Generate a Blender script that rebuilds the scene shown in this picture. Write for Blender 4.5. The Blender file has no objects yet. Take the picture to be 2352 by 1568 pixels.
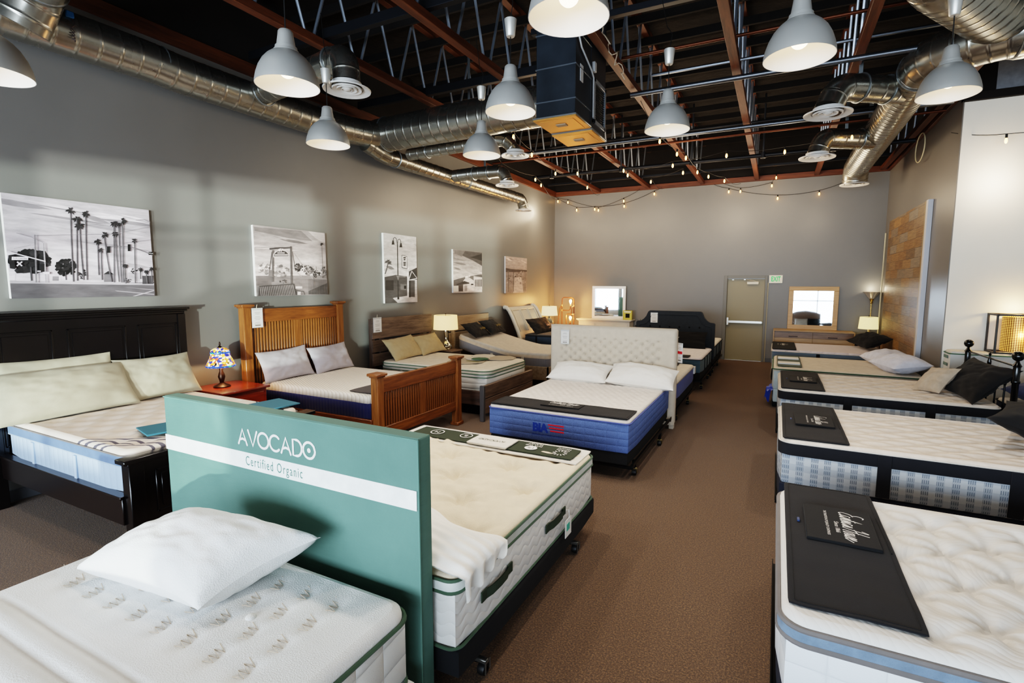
import bpy, math, random
from math import pi, sin, cos, radians, sqrt, atan2, floor
from mathutils import Matrix, Vector, Euler, noise
random.seed(7)
scn = bpy.context.scene
COL = scn.collection

# ------------------------------------------------------------------ camera
yaw, pitch, roll = radians(26.191), radians(6.0726), radians(0.2186)
F, CX, CY, H = 1157.05, 1212.6, 775.3, 1.85
fwd = Vector((-sin(yaw)*cos(pitch), cos(yaw)*cos(pitch), -sin(pitch)))
right = Vector((cos(yaw), sin(yaw), 0)); up = right.cross(fwd)
r2 = cos(roll)*right + sin(roll)*up; u2 = -sin(roll)*right + cos(roll)*up
cam = bpy.data.cameras.new('camera'); cam.sensor_width = 36; cam.sensor_fit = 'HORIZONTAL'
cam.lens = F*36/2352; cam.shift_x = -(CX-1176)/2352; cam.shift_y = (CY-784)/2352
cam.clip_start = .05; cam.clip_end = 100
camo = bpy.data.objects.new('camera', cam); COL.objects.link(camo)
m = Matrix((r2, u2, -fwd)).transposed().to_4x4(); m.translation = (0, 0, H)
camo.matrix_world = m; scn.camera = camo

# ------------------------------------------------------------------ colour + materials
def lin(h):
    if isinstance(h, (tuple, list)): return tuple(h[:3]) + (1,)
    h = h.lstrip('#'); o = []
    for i in (0, 2, 4):
        c = int(h[i:i+2], 16)/255
        o.append(c/12.92 if c <= .04045 else ((c+.055)/1.055)**2.4)
    return tuple(o) + (1,)

class NT:
    def __init__(s, name):
        s.m = bpy.data.materials.new(name); s.m.use_nodes = True
        s.t = s.m.node_tree; s.b = s.t.nodes['Principled BSDF']; s.out = s.t.nodes['Material Output']
    def n(s, typ, **k):
        nd = s.t.nodes.new(typ)
        for a, v in k.items():
            if a in nd.inputs: nd.inputs[a].default_value = v
            else: setattr(nd, a, v)
        return nd
    def l(s, a, b): s.t.links.new(a, b)
    def co(s, scale=(1, 1, 1), rot=(0, 0, 0)):
        tc = s.n('ShaderNodeTexCoord'); mp = s.n('ShaderNodeMapping')
        mp.inputs['Scale'].default_value = scale; mp.inputs['Rotation'].default_value = rot
        s.l(tc.outputs['Object'], mp.inputs['Vector']); return mp.outputs['Vector']
    def math(s, op, a, b=None, c=None):
        nd = s.n('ShaderNodeMath', operation=op)
        for i, x in enumerate((a, b, c)):
            if x is None: continue
            if isinstance(x, (int, float)): nd.inputs[i].default_value = x
            else: s.l(x, nd.inputs[i])
        return nd.outputs[0]
    def ramp(s, fac, stops, interp='LINEAR'):
        nd = s.n('ShaderNodeValToRGB'); cr = nd.color_ramp; cr.interpolation = interp
        while len(cr.elements) < len(stops): cr.elements.new(.5)
        for e, (p, c) in zip(cr.elements, stops): e.position = p; e.color = lin(c)
        s.l(fac, nd.inputs[0]); return nd.outputs[0]
    def noise(s, vec, scale, detail=4, rough=.55):
        nd = s.n('ShaderNodeTexNoise', Scale=scale, Detail=detail, Roughness=rough); s.l(vec, nd.inputs['Vector']); return nd.outputs['Fac']
    def mix(s, fac, a, b, mode='MIX'):
        nd = s.n('ShaderNodeMix', data_type='RGBA', blend_type=mode)
        for i, x in ((0, fac), (6, a), (7, b)):
            if isinstance(x, (int, float)): nd.inputs[i].default_value = x
            elif isinstance(x, (tuple, str)): nd.inputs[i].default_value = lin(x)
            else: s.l(x, nd.inputs[i])
        return nd.outputs[2]
    def bump(s, h, strength=.3, dist=.01, normal=None):
        nd = s.n('ShaderNodeBump', Strength=strength, Distance=dist); s.l(h, nd.inputs['Height'])
        if normal: s.l(normal, nd.inputs['Normal'])
        s.l(nd.outputs[0], s.b.inputs['Normal']); return nd.outputs[0]
    def set(s, **k):
        for a, v in k.items():
            nm = a.replace('_', ' ')
            if hasattr(v, 'is_linked') or hasattr(v, 'links'): s.l(v, s.b.inputs[nm])
            else: s.b.inputs[nm].default_value = v
        return s.m

CACHE = {}
def mat(name, col, rough=.6, metal=0., bump=None, var=None, coat=0, sheen=0):
    if name in CACHE: return CACHE[name]
    t = NT(name); c = lin(col)
    t.set(Base_Color=c, Roughness=rough, Metallic=metal)
    if coat: t.set(Coat_Weight=coat, Coat_Roughness=.15)
    if sheen: t.set(Sheen_Weight=sheen)
    if var:
        v = t.noise(t.co(), var[0], 5)
        dk = tuple(x*(1-var[1]) for x in c[:3]); lt = tuple(min(1, x*(1+var[1])) for x in c[:3])
        t.l(t.ramp(v, [(.3, dk), (.7, lt)]), t.b.inputs['Base Color'])
    if bump:
        t.bump(t.noise(t.co(), bump[0], 3), bump[1], bump[2] if len(bump) > 2 else .004)
    CACHE[name] = t.m; return t.m

def fabric(name, col, scale=350, strength=.25, rough=.9, var=.08, sheen=.1, rot=0.):
    """woven cloth: two crossed waves for the weave plus soft noise"""
    if name in CACHE: return CACHE[name]
    t = NT(name); c = lin(col); v = t.co(rot=(0, 0, rot))
    nz = t.noise(t.co(), 14, 4)
    dk = tuple(x*(1-var) for x in c[:3]); lt = tuple(min(1, x*(1+var)) for x in c[:3])
    t.l(t.ramp(nz, [(.3, dk), (.7, lt)]), t.b.inputs['Base Color'])
    fine = t.noise(v, scale, 2); big = t.noise(v, 9, 4)
    t.bump(t.math('ADD', fine, t.math('MULTIPLY', big, .25)), strength, .004)
    t.set(Roughness=rough, Sheen_Weight=sheen)
    CACHE[name] = t.m; return t.m

def wood(name, c1, c2, axis=0, scale=1., rough=.35, coat=.15):
    if name in CACHE: return CACHE[name]
    t = NT(name); s = [14*scale]*3; s[axis] = 1.1*scale
    v = t.co(scale=tuple(s)); nz = t.noise(v, 2.2, 8, .65)
    fine = t.noise(v, 11, 4)
    f = t.math('ADD', t.math('MULTIPLY', nz, .75), t.math('MULTIPLY', fine, .25))
    t.l(t.ramp(f, [(.36, c2), (.5, c1), (.64, c2)] if False else [(.35, c2), (.62, c1)]), t.b.inputs['Base Color'])
    t.bump(f, .08, .003); t.set(Roughness=rough, Coat_Weight=coat, Coat_Roughness=.2)
    CACHE[name] = t.m; return t.m

def emit(name, col, strength, base='#ffffff'):
    if name in CACHE: return CACHE[name]
    t = NT(name); t.set(Base_Color=lin(base), Emission_Color=lin(col), Emission_Strength=strength, Roughness=.4)
    t.m.cycles.emission_sampling = 'NONE'
    CACHE[name] = t.m; return t.m

def shade_mat(name, col, glow, gl):
    if name in CACHE: return CACHE[name]
    t = NT(name); d = t.n('ShaderNodeBsdfDiffuse'); d.inputs[0].default_value = lin(col)
    tr = t.n('ShaderNodeBsdfTranslucent'); tr.inputs[0].default_value = lin(col)
    mx = t.n('ShaderNodeMixShader'); mx.inputs[0].default_value = .5
    t.l(d.outputs[0], mx.inputs[1]); t.l(tr.outputs[0], mx.inputs[2])
    em = t.n('ShaderNodeEmission'); em.inputs[0].default_value = lin(glow); em.inputs[1].default_value = gl
    ad = t.n('ShaderNodeAddShader'); t.l(mx.outputs[0], ad.inputs[0]); t.l(em.outputs[0], ad.inputs[1])
    t.l(ad.outputs[0], t.out.inputs['Surface']); t.m.cycles.emission_sampling = 'NONE'
    CACHE[name] = t.m; return t.m

# ------------------------------------------------------------------ mesh builder
class MB:
    def __init__(s): s.v = []; s.f = []; s.mi = []; s.col = None
    def add(s, vs, fs, mi=0, M=None):
        o = len(s.v)
        s.v += [tuple(M @ Vector(p)) for p in vs] if M else [tuple(p) for p in vs]
        s.f += [tuple(i+o for i in f) for f in fs]; s.mi += [mi]*len(fs); return s
    def box(s, x0, x1, y0, y1, z0, z1, b=.004, mi=0, M=None):
        c = ((x0+x1)/2, (y0+y1)/2, (z0+z1)/2); h = (abs(x1-x0)/2, abs(y1-y0)/2, abs(z1-z0)/2)
        b = min(b, *(q*.45 for q in h)); vs = []; idx = {}
        for sx in (-1, 1):
            for sy in (-1, 1):
                for sz in (-1, 1):
                    sg = (sx, sy, sz)
                    for a in range(3):
                        idx[sg, a] = len(vs)
                        vs.append(tuple(c[k] + sg[k]*(h[k] - (0 if k == a else b)) for k in range(3)))
        fs = []
        for a in range(3):
            p, q = (a+1) % 3, (a+2) % 3
            for sa in (-1, 1):
                ring = []
                for sp, sq in ((-1, -1), (1, -1), (1, 1), (-1, 1)):
                    g = [0]*3; g[a] = sa; g[p] = sp; g[q] = sq; ring.append(idx[tuple(g), a])
                fs.append(ring if sa > 0 else ring[::-1])
            for sp in (-1, 1):
                for sq in (-1, 1):
                    g0 = [0]*3; g1 = [0]*3
                    g0[a] = -1; g1[a] = 1; g0[p] = g1[p] = sp; g0[q] = g1[q] = sq
                    g0, g1 = tuple(g0), tuple(g1)
                    ring = [idx[g0, p], idx[g1, p], idx[g1, q], idx[g0, q]]
                    fs.append(ring if sp*sq < 0 else ring[::-1])
        for sg in [(x, y, z) for x in (-1, 1) for y in (-1, 1) for z in (-1, 1)]:
            r = [idx[sg, 0], idx[sg, 1], idx[sg, 2]]
            fs.append(r if sg[0]*sg[1]*sg[2] > 0 else r[::-1])
        return s.add(vs, fs, mi, M)
    def grid(s, P, mi=0, M=None, wrap=False, flip=False):
        n, k = len(P), len(P[0]); vs = [p for r in P for p in r]; fs = []
        for i in range(n-1):
            for j in range(k if wrap else k-1):
                j2 = (j+1) % k; q = (i*k+j, i*k+j2, (i+1)*k+j2, (i+1)*k+j)
                fs.append(q[::-1] if flip else q)
        return s.add(vs, fs, mi, M)
    def tube(s, pts, r, n=8, closed=False, mi=0, M=None, caps=True):
        pts = [Vector(p) for p in pts]; k = len(pts); rr = r if isinstance(r, (list, tuple)) else [r]*k
        T = []
        for i in range(k):
            a = pts[(i-1) % k] if closed or i > 0 else pts[i]; b = pts[(i+1) % k] if closed or i < k-1 else pts[i]
            d = b-a; T.append(d.normalized() if d.length > 1e-9 else Vector((0, 0, 1)))
        u = T[0].orthogonal().normalized(); rows = []
        for i in range(k):
            u = (u - T[i]*u.dot(T[i])); u = u.normalized() if u.length > 1e-6 else T[i].orthogonal().normalized()
            w = T[i].cross(u)
            rows.append([pts[i] + rr[i]*(cos(2*pi*j/n)*u + sin(2*pi*j/n)*w) for j in range(n)])
        if closed: rows.append(rows[0])
        s.grid(rows, mi, M, wrap=True)
        if caps and not closed:
            for i, fl in ((0, True), (k-1, False)):
                s.add(rows[i], [tuple(range(n))[::-1] if fl else tuple(range(n))], mi, M)
        return s
    def lathe(s, prof, n=24, c=(0, 0, 0), mi=0, M=None, a0=0, a1=2*pi):
        full = abs(a1-a0-2*pi) < 1e-6; k = n if full else n+1
        rows = [[(c[0]+r*cos(a0+(a1-a0)*j/n), c[1]+r*sin(a0+(a1-a0)*j/n), c[2]+z) for j in range(k)] for r, z in prof]
        return s.grid(rows, mi, M, wrap=full)
    def poly(s, pts, mi=0, M=None): return s.add(pts, [tuple(range(len(pts)))], mi, M)
    def prism(s, pts, d, mi=0, M=None):
        """closed outline pts extruded by vector d"""
        n = len(pts); d = Vector(d); vs = [Vector(p) for p in pts] + [Vector(p)+d for p in pts]
        fs = [tuple(range(n))[::-1], tuple(range(n, 2*n))] + [(i, (i+1) % n, n+(i+1) % n, n+i) for i in range(n)]
        return s.add(vs, fs, mi, M)
    def ball(s, c, r, n=12, mi=0, sz=1.):
        return s.lathe([(max(1e-4, r*sin(pi*i/n)), -r*sz*cos(pi*i/n)) for i in range(n+1)], n+4, c, mi)
    def build(s, name, mats, parent=None, smooth=40):
        me = bpy.data.meshes.new(name); off = Vector((0, 0, 0))
        p = parent
        while p is not None: off += p.location; p = p.parent
        vs = s.v if parent is None or off.length == 0 else [(a-off.x, b-off.y, c-off.z) for a, b, c in s.v]
        me.from_pydata(vs, [], s.f)
        for mm in (mats if isinstance(mats, (list, tuple)) else [mats]): me.materials.append(mm)
        me.polygons.foreach_set('material_index', s.mi)
        if smooth:
            me.polygons.foreach_set('use_smooth', [True]*len(s.f)); me.set_sharp_from_angle(angle=radians(smooth))
        if s.col:
            at = me.color_attributes.new('shade', 'FLOAT_COLOR', 'CORNER')
            dat = []
            for f, c in zip(s.f, s.col): dat += list(c)*len(f)
            at.data.foreach_set('color', dat)
        me.update(); o = bpy.data.objects.new(name, me); COL.objects.link(o)
        if parent: o.parent = parent
        return o

def tag(o, label=None, cat=None, group=None, kind=None):
    if label: o['label'] = label
    if cat: o['category'] = cat
    if group: o['group'] = group
    if kind: o['kind'] = kind
    return o
def thing(name, label, cat, loc=(0, 0, 0), group=None):
    o = bpy.data.objects.new(name, None); COL.objects.link(o); o.location = loc; o.empty_display_size = .1
    return tag(o, label, cat, group)
def struct(name, mb, m, parent=None, smooth=30):
    o = mb.build(name, m, parent, smooth)
    if parent is None: o['kind'] = 'structure'
    return o
def dup(root, loc=None, label=None, group=None):
    def cp(o, par):
        c = o.copy(); COL.objects.link(c)
        if par: c.parent = par
        for ch in list(o.children): cp(ch, c)
        return c
    r = cp(root, None)
    if loc: r.location = loc
    if label: r['label'] = label
    if group: r['group'] = group
    return r

def rrect(x0, x1, y0, y1, rc, n=6):
    pts = []
    for cx, cy, a in ((x1-rc, y1-rc, 0), (x0+rc, y1-rc, pi/2), (x0+rc, y0+rc, pi), (x1-rc, y0+rc, 1.5*pi)):
        pts += [(cx+rc*cos(a+pi/2*i/n), cy+rc*sin(a+pi/2*i/n)) for i in range(n+1)]
    return pts
def dens(pts, step=.08):
    out = []
    for i, p in enumerate(pts):
        q = pts[(i+1) % len(pts)]; L = math.dist(p, q); k = max(1, int(L/step))
        out += [tuple(a+(b-a)*j/k for a, b in zip(p, q)) for j in range(k)]
    return out
def piping(name, x0, x1, y0, y1, z, rc, r, m, parent, zf=None, off=.0):
    pts = dens(rrect(x0-off, x1+off, y0-off, y1+off, rc+off))
    return MB().tube([(x, y, z+(zf(x, y) if zf else 0)) for x, y in pts], r, 6, True).build(name, m, parent)

def slab(mb, x0, x1, y0, y1, z0, z1, rc=.07, er=.03, res=.05, topfn=None, mi=0, smi=None, sidefn=None, rows=1, fall=14, be=.012, zf=None):
    """soft slab with rounded plan corners and a rounded top edge; topfn dents the top, sidefn dents the sides"""
    smi = mi if smi is None else smi
    nx, ny = max(2, int((x1-x0)/res)), max(2, int((y1-y0)/res)); cx, cy = (x0+x1)/2, (y0+y1)/2
    def pt(u, v, inset):
        hx, hy = (x1-x0)/2-inset, (y1-y0)/2-inset; r = max(rc-inset, .004)
        mm = max(abs(u), abs(v))
        if mm < 1e-9: return cx, cy
        X, Y = hx*u/mm, hy*v/mm; ax, ay = abs(X)-(hx-r), abs(Y)-(hy-r)
        if ax > 0 and ay > 0:
            k = r/sqrt(ax*ax+ay*ay); X = math.copysign(hx-r+ax*k, X); Y = math.copysign(hy-r+ay*k, Y)
        return cx+mm*X, cy+mm*Y
    U = [-1+2*i/nx for i in range(nx+1)]; V = [-1+2*j/ny for j in range(ny+1)]
    P = []
    for v in V:
        row = []
        for u in U:
            x, y = pt(u, v, er); mm = max(abs(u), abs(v))
            z = z1 + (topfn(x, y)*(1-mm**fall) if topfn else 0) + (zf(x, y) if zf else 0); row.append((x, y, z))
        P.append(row)
    mb.grid(P, mi)
    ring = [(u, -1) for u in U] + [(1, v) for v in V[1:]] + [(u, 1) for u in U[::-1][1:]] + [(-1, v) for v in V[::-1][1:-1]]
    R = []
    for k in range(4):
        a = pi/2*k/3; R.append((er*(1-sin(a)), z1-er*(1-cos(a)), 0))
    for k in range(1, rows+1): R.append((0, z1-er+(z0+be-z1+er)*k/rows, 1 if k < rows else 0))
    R.append((be, z0, 0)); G = []
    for ins, z, d in R:
        row = []; s = 0; last = None
        for u, v in ring:
            x, y = pt(u, v, ins)
            if last: s += math.dist(last, (x, y))
            last = (x, y); o = sidefn(s, z)*d if sidefn else 0
            if o:
                x2, y2 = pt(u, v, ins-o); x, y = x2, y2
            row.append((x, y, z+(zf(x, y) if zf else 0)))
        G.append(row)
    mb.grid(G, smi, wrap=True, flip=True)
    mb.add(G[-1], [tuple(range(len(ring)))[::-1]], smi)
    return mb

def pillow(mb, w, d, t, M, seed=0, pinch=.07, mi=0, n=26, wr=.012, sag=0., ex=.5):
    """soft pillow, flat on XY, corners pulled to points, fine creases"""
    for sgn in (1, -1):
        P = []
        for j in range(n+1):
            v = -1+2*j/n; row = []
            for i in range(n+1):
                u = -1+2*i/n
                x = u*w/2*(1-pinch*(1-v*v)**1.0*abs(u)**2); y = v*d/2*(1-pinch*1.3*(1-u*u)*abs(v)**2)
                e = max(0, (1-u**2))**ex*max(0, (1-v**2))**ex
                k = noise.noise(Vector((u*2.2+seed*7.1, v*2.2, seed+sgn*3.))) + .5*noise.noise(Vector((u*6+seed, v*6, sgn+seed)))
                ang = atan2(v, u)
                z = sgn*t/2*e*(1+.07*k) + wr*k*e**.5*sgn + wr*.6*sin(ang*13+seed)*e**.6*(u*u+v*v)*.7*sgn
                z += sag*(u*u)
                row.append((x, y, z))
            P.append(row)
        mb.grid(P, mi, M, flip=sgn < 0)
    return mb

def TRS(loc, rot=(0, 0, 0)): return Matrix.Translation(loc) @ Euler(rot, 'XYZ').to_matrix().to_4x4()
def frame(o, xd, yd):
    x = Vector(xd).normalized(); y = Vector(yd).normalized(); z = x.cross(y)
    mt = Matrix((x, y, z)).transposed().to_4x4(); mt.translation = o; return mt

def text(mb, s, M, size, mi=0, shear=0, space=1., align='CENTER', off=0., width=None):
    cu = bpy.data.curves.new('t', 'FONT'); cu.body = s; cu.size = size; cu.align_x = align; cu.align_y = 'CENTER'
    cu.shear = shear; cu.space_character = space; cu.offset = off; cu.resolution_u = 3
    o = bpy.data.objects.new('t', cu); COL.objects.link(o)
    dg = bpy.context.evaluated_depsgraph_get(); me = bpy.data.meshes.new_from_object(o.evaluated_get(dg))
    vs = [v.co.copy() for v in me.vertices]; fs = [tuple(p.vertices) for p in me.polygons]
    if width and vs:
        w = max(v.x for v in vs)-min(v.x for v in vs)
        for v in vs: v.x *= width/w
    mb.add(vs, fs, mi, M)
    bpy.data.objects.remove(o); bpy.data.curves.remove(cu); bpy.data.meshes.remove(me)
    return mb
def ribbon(mb, pts, w, mi=0, M=None, closed=False, round_=True):
    """flat stroke of width w along a 2-D polyline"""
    P = [Vector((p[0], p[1])) for p in pts]; n = len(P); L = []; Rr = []
    for i in range(n):
        a = P[(i-1) % n] if closed or i else P[i]; b = P[(i+1) % n] if closed or i < n-1 else P[i]
        d = (b-a).normalized(); nn = Vector((-d.y, d.x)); L.append(P[i]+nn*w/2); Rr.append(P[i]-nn*w/2)
    if closed: L.append(L[0]); Rr.append(Rr[0])
    mb.grid([[(p.x, p.y, 0) for p in Rr], [(p.x, p.y, 0) for p in L]], mi, M)
    if round_ and not closed:
        for p in (P[0], P[-1]): mb.poly([(p.x+w/2*cos(2*pi*k/10), p.y+w/2*sin(2*pi*k/10), .0002) for k in range(10)], mi, M)
    return mb
def arc(cx, cy, r, a0, a1, n=20, ry=None):
    ry = ry or r
    return [(cx+r*cos(radians(a0+(a1-a0)*i/n)), cy+ry*sin(radians(a0+(a1-a0)*i/n))) for i in range(n+1)]
def avocado(mb, M, h, mi=0):
    """wordmark drawn as strokes; returns nothing, width about 6.9*h"""
    k = h; w = .155*h; x = 0
    def S(pts, closed=False): ribbon(mb, [(p[0]*k+x, p[1]*k) for p in pts], w, mi, M, closed)
    A = [[(-.42, -.5), (0, .5), (.42, -.5)], [(-.26, -.2), (0, -.13), (.26, -.2)]]
    x = -3.0*k
    for q in A: S(q)
    x = -2.0*k; S([(-.42, .5), (0, -.5), (.42, .5)])
    x = -.98*k; S(arc(0, 0, .5, 0, 350, 24), True)
    x = .14*k; S(arc(0, 0, .5, 45, 315, 20))
    x = 1.12*k
    for q in A: S(q)
    x = 2.12*k; S([(-.36, -.5), (-.36, .5), (-.05, .5)] + arc(-.05, 0, .46, 80, -80, 14, .5) + [(-.05, -.5)], True)
    x = 3.15*k; S([(p[0]*(1+.025*cos(3*i)), p[1]) for i, p in enumerate(arc(0, 0, .5, 0, 342, 19))], True)
    mb.poly([(x+.15*k*cos(2*pi*j/12), .15*k*sin(2*pi*j/12), .0002) for j in range(12)], mi, M)
# ================================================================== setting
XL, XR, YB, YW, YF, XE, ZD = -5.73, 2.04, 13.34, 8.57, -4.5, 7.0, 5.3
def paint(name, col, rough=.42):
    t = NT(name); c = lin(col); v = t.noise(t.co(), .8, 4); f = t.noise(t.co(), 160, 2)
    t.l(t.ramp(v, [(.3, tuple(x*.93 for x in c[:3])), (.7, tuple(x*1.05 for x in c[:3]))]), t.b.inputs['Base Color'])
    t.bump(f, .12, .002); r = t.math('MULTIPLY_ADD', v, .12, rough-.06); return t.set(Roughness=r)
m_wall = paint('grey_paint', '#757370'); m_white = paint('white_paint', '#f1ebdf', .6)
m_upper = mat('upper_wall_black', '#15100d', .9, var=(2, .4))
def carpet():
    t = NT('brown_carpet'); v = t.co(); a = t.noise(v, 105, 4, .75); b = t.noise(v, 1.1, 4); c = t.noise(v, 330, 2)
    f = t.math('ADD', t.math('MULTIPLY', a, .65), t.math('MULTIPLY', c, .35))
    col = t.ramp(f, [(.36, '#1d1208'), (.5, '#593f27'), (.64, '#a37e54')])
    col = t.mix(t.math('MULTIPLY', b, .35), col, '#4d3118')
    t.l(col, t.b.inputs['Base Color']); t.bump(f, .9, .012); return t.set(Roughness=.95, Sheen_Weight=.2)
struct('floor', MB().box(XL-.1, XE+.1, YF-.1, YB+.1, -.1, 0, 0), carpet())
m_deck = mat('dark_roof_deck', '#120c09', .9, bump=(6, .5, .05), var=(1.2, .6))
struct('ceiling', MB().box(XL-.1, XE+.1, YF-.1, YB+.1, ZD, ZD+.1, 0), m_deck)
struct('wall_left', MB().box(XL-.1, XL, YF-.1, YB+.1, 0, 4.32, 0), m_wall)
struct('wall_left_upper', MB().box(XL-.1, XL, YF-.1, YB+.1, 4.32, ZD, 0), m_upper)
struct('wall_right', MB().box(XR, XR+.012, YW-.001, YB, 0, 4.32, 0), paint('grey_paint_side', '#75716c', .36))
struct('wall_right_upper', MB().box(XR, XR+.1, YW, YB, 4.32, ZD, 0), m_upper)
# back wall with the doorway cut out
mb = MB()
mb.box(XL, -1.12, YB, YB+.1, 0, 4.32, 0); mb.box(-.245, XR+.1, YB, YB+.1, 0, 4.32, 0); mb.box(-1.12, -.245, YB, YB+.1, 2.01, 4.32, 0)
struct('wall_back', mb, m_wall)
struct('wall_back_upper', MB().box(XL, XR+.1, YB, YB+.1, 4.32, ZD, 0), m_upper)
struct('wall_alcove', MB().box(XR+.012, XE, YW, YW+.1, 0, 4.22, 0), m_white)
struct('wall_alcove_upper', MB().box(XR, XE, YW, YW+.1, 4.22, ZD, 0), m_upper)
struct('wall_east', MB().box(XE, XE+.1, YF, YW, 0, ZD, 0), m_white)
# shop front behind the camera: three tall windows
wins = [(-5.4, -2.55), (-2.4, .4), (.55, 3.4)]
mb = MB(); xs = [XL] + [x for w in wins for x in w] + [XE]
for i in range(0, len(xs), 2): mb.box(xs[i], xs[i+1], YF-.1, YF, 0, ZD, 0)
for a, b in wins: mb.box(a, b, YF-.1, YF, 0, .25, 0); mb.box(a, b, YF-.1, YF, 2.62, ZD, 0)
struct('wall_front', mb, m_white)
m_alu = mat('window_aluminium', '#8d8f92', .35, .9)
for i, (a, b) in enumerate(wins):
    mb = MB()
    for x in (a+.02, (a+b)/2, b-.02): mb.box(x-.03, x+.03, YF-.08, YF-.02, .25, 2.62)
    for z in (.28, 1.95, 2.59): mb.box(a, b, YF-.075, YF-.025, z-.03, z+.03)
    struct('window_%d' % (i+1), mb, m_alu)
m_brown = wood('stained_beam_y', '#6b3a1e', '#43200f', 1, .6, .55, 0)
m_brownx = wood('stained_beam_x', '#6b3a1e', '#43200f', 0, .6, .55, 0)
struct('trim_1', MB().box(XL, XL+.05, YF, YB, 4.28, 4.42), m_brown)
struct('trim_2', MB().box(XL+.05, XR, YB-.05, YB, 4.28, 4.40), m_brownx)
struct('trim_3', MB().box(XR-.05, XR, YW, YB-.05, 4.28, 4.42), m_brown)
struct('trim_4', MB().box(XR+.0, XE, YW-.06, YW, 4.2, 4.3), m_upper)
# unpainted plaster patch above the white wall
mb = MB(); rr = random.Random(3)
pts = [(2.35, 4.31), (3.05, 4.31)] + [(3.05+.06*rr.uniform(-1, 1), 4.31+.09*k) for k in range(1, 5)] + [(2.35, 4.72)]
mb.prism([(x, YW-.012, z) for x, z in pts], (0, .01, 0)); struct('trim_5', mb, mat('raw_plaster', '#8d8f94', .9, var=(9, .2)))
# corner conduit strips
struct('trim_6', MB().box(-.205, -.185, YB-.02, YB, 0, 1.9), mat('cream_strip', '#b9ad8f', .5))
m_base = mat('grey_baseboard', '#5d5f63', .5)
struct('baseboard_left', MB().box(XL, XL+.015, YF, YB, 0, .1), m_base)
struct('baseboard_back', MB().box(XL, -1.18, YB-.015, YB, 0, .1).box(-.18, XR, YB-.015, YB, 0, .1), m_base)
struct('baseboard_right', MB().box(XR-.015, XR, YW, YB, 0, .1), m_base)

# ------------------------------------------------------------------ door
m_door = mat('khaki_door', '#877a58', .4); m_frame = mat('grey_door_frame', '#6f6d67', .45)
d = struct('door_1', MB().box(-1.1, -.265, YB+.03, YB+.075, .015, 1.995), m_door)
mb = MB().box(-1.18, -1.1, YB-.03, YB+.1, 0, 2.075).box(-.265, -.205, YB-.03, YB+.1, 0, 2.075).box(-1.1, -.265, YB-.03, YB+.1, 1.998, 2.075)
o = struct('door_frame', mb, m_frame, d)
m_steel = mat('brushed_steel', '#c9c7c0', .3, .85)
mb = MB().box(-1.04, -.29, YB-.04, YB-.005, .92, .985, .01).box(-1.09, -1.03, YB-.035, YB+.03, .86, 1.06, .012).box(-.31, -.28, YB-.02, YB+.03, .93, .975)
struct('push_bar', mb, m_steel, d)
mb = MB().box(-.66, -.4, YB-.03, YB+.03, 1.86, 1.93, .01)
struct('door_closer', mb, mat('closer_cream', '#ddd8c8', .4), d)
mb = MB().tube([(-.47, YB-.02, 1.94), (-.6, YB-.07, 1.965), (-.71, YB-.02, 1.975)], .009).box(-.73, -.69, YB-.04, YB, 1.965, 1.99)
struct('closer_arm', mb, m_steel, d)
struct('threshold', MB().box(-1.1, -.265, YB-.02, YB+.1, 0, .014), m_steel, d)
struct('stop_plate', MB().box(-1.0, -.955, YB+.02, YB+.031, 1.965, 1.98), m_steel, d)

# exit sign: plate with green lettering
mb = MB().box(-.182, .105, YB-.03, YB-.001, 1.893, 2.08, .004, 0)
Mx = frame((-.038, YB-.0312, 1.987), (1, 0, 0), (0, 0, 1))
text(mb, 'EXIT', Mx, .16, 1, off=.004, width=.2)
tag(mb.build('exit_sign', [mat('exit_plate', '#efecdc', .5), emit('exit_green', '#10a84c', .6, '#10a84c')], None), 'small white EXIT sign with green letters right of the door', 'sign')

# ================================================================== ceiling structure
m_tube = mat('web_steel', '#aab4c2', .4, .75); m_dark = mat('dark_steel', '#23252a', .5, .6)
def truss(X, y0, y1, lab):
    t = thing('roof_truss', lab, 'roof truss', (X, 0, 4.3), 'roof trusses')
    MB().box(X-.047, X+.047, y0, y1, 4.3, 4.385, .004).build('bottom_chord', m_brown, t)
    MB().box(X-.045, X+.045, y0, y1, ZD-.1, ZD-.012, .004).build('top_chord', m_brown, t)
    p = .66; n = int((y1-y0)/p); w0 = None
    for k in range(n):
        ya = y0+.1+k*p
        for s, dx in ((1, -.02), (-1, .02)):
            if k == 0:
                pass
            a, b = (ya, ya+p*.5) if s > 0 else (ya+p, ya+p*.5)
            key = 'web%d' % s
            if key not in t:
                o = MB().tube([(X+dx, a+.015*s, ZD-.06), (X+dx, b-.03*s, 4.37)], .016, 6).build('web', m_tube, t); t[key] = o.name
            else:
                src = bpy.data.objects[t[key]]; o = src.copy(); COL.objects.link(o); o.parent = t; o.location = (0, ya-y0-.1, 0)
    for k in ('web1', 'web-1'): del t[k]
    return t
ordn = ['first', 'second', 'third', 'fourth', 'fifth', 'sixth']
for i, X in enumerate((-4.42, -3.1, -1.77, -.55, .67, 1.9)):
    y1 = YB-.055
    truss(X, YF+.05, y1, 'brown roof truss with zigzag metal webs, %s counting from the left wall' % ordn[i])
for i, X in enumerate((3.15, 4.4)):
    truss(X, YF+.05, YW-.08, ('brown roof truss with metal webs ending above the white wall at right', 'brown roof truss farthest to the right above the white wall')[i])
m_purl = mat('dark_purlin', '#120d0a', .9, var=(3, .4))
first = None
for k in range(22):
    y = -.2+k*.62
    if first is None:
        first = MB().box(XL+.02, XR-.02, -.02, .02, -.05, .05, .003).build('ceiling_purlin', m_purl)
        tag(first, 'thin dark purlin running across under the black roof deck', 'purlin', 'purlins under the roof deck'); o = first
    else:
        o = first.copy(); COL.objects.link(o)
    o.location = (0, y, ZD-.155)
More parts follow.
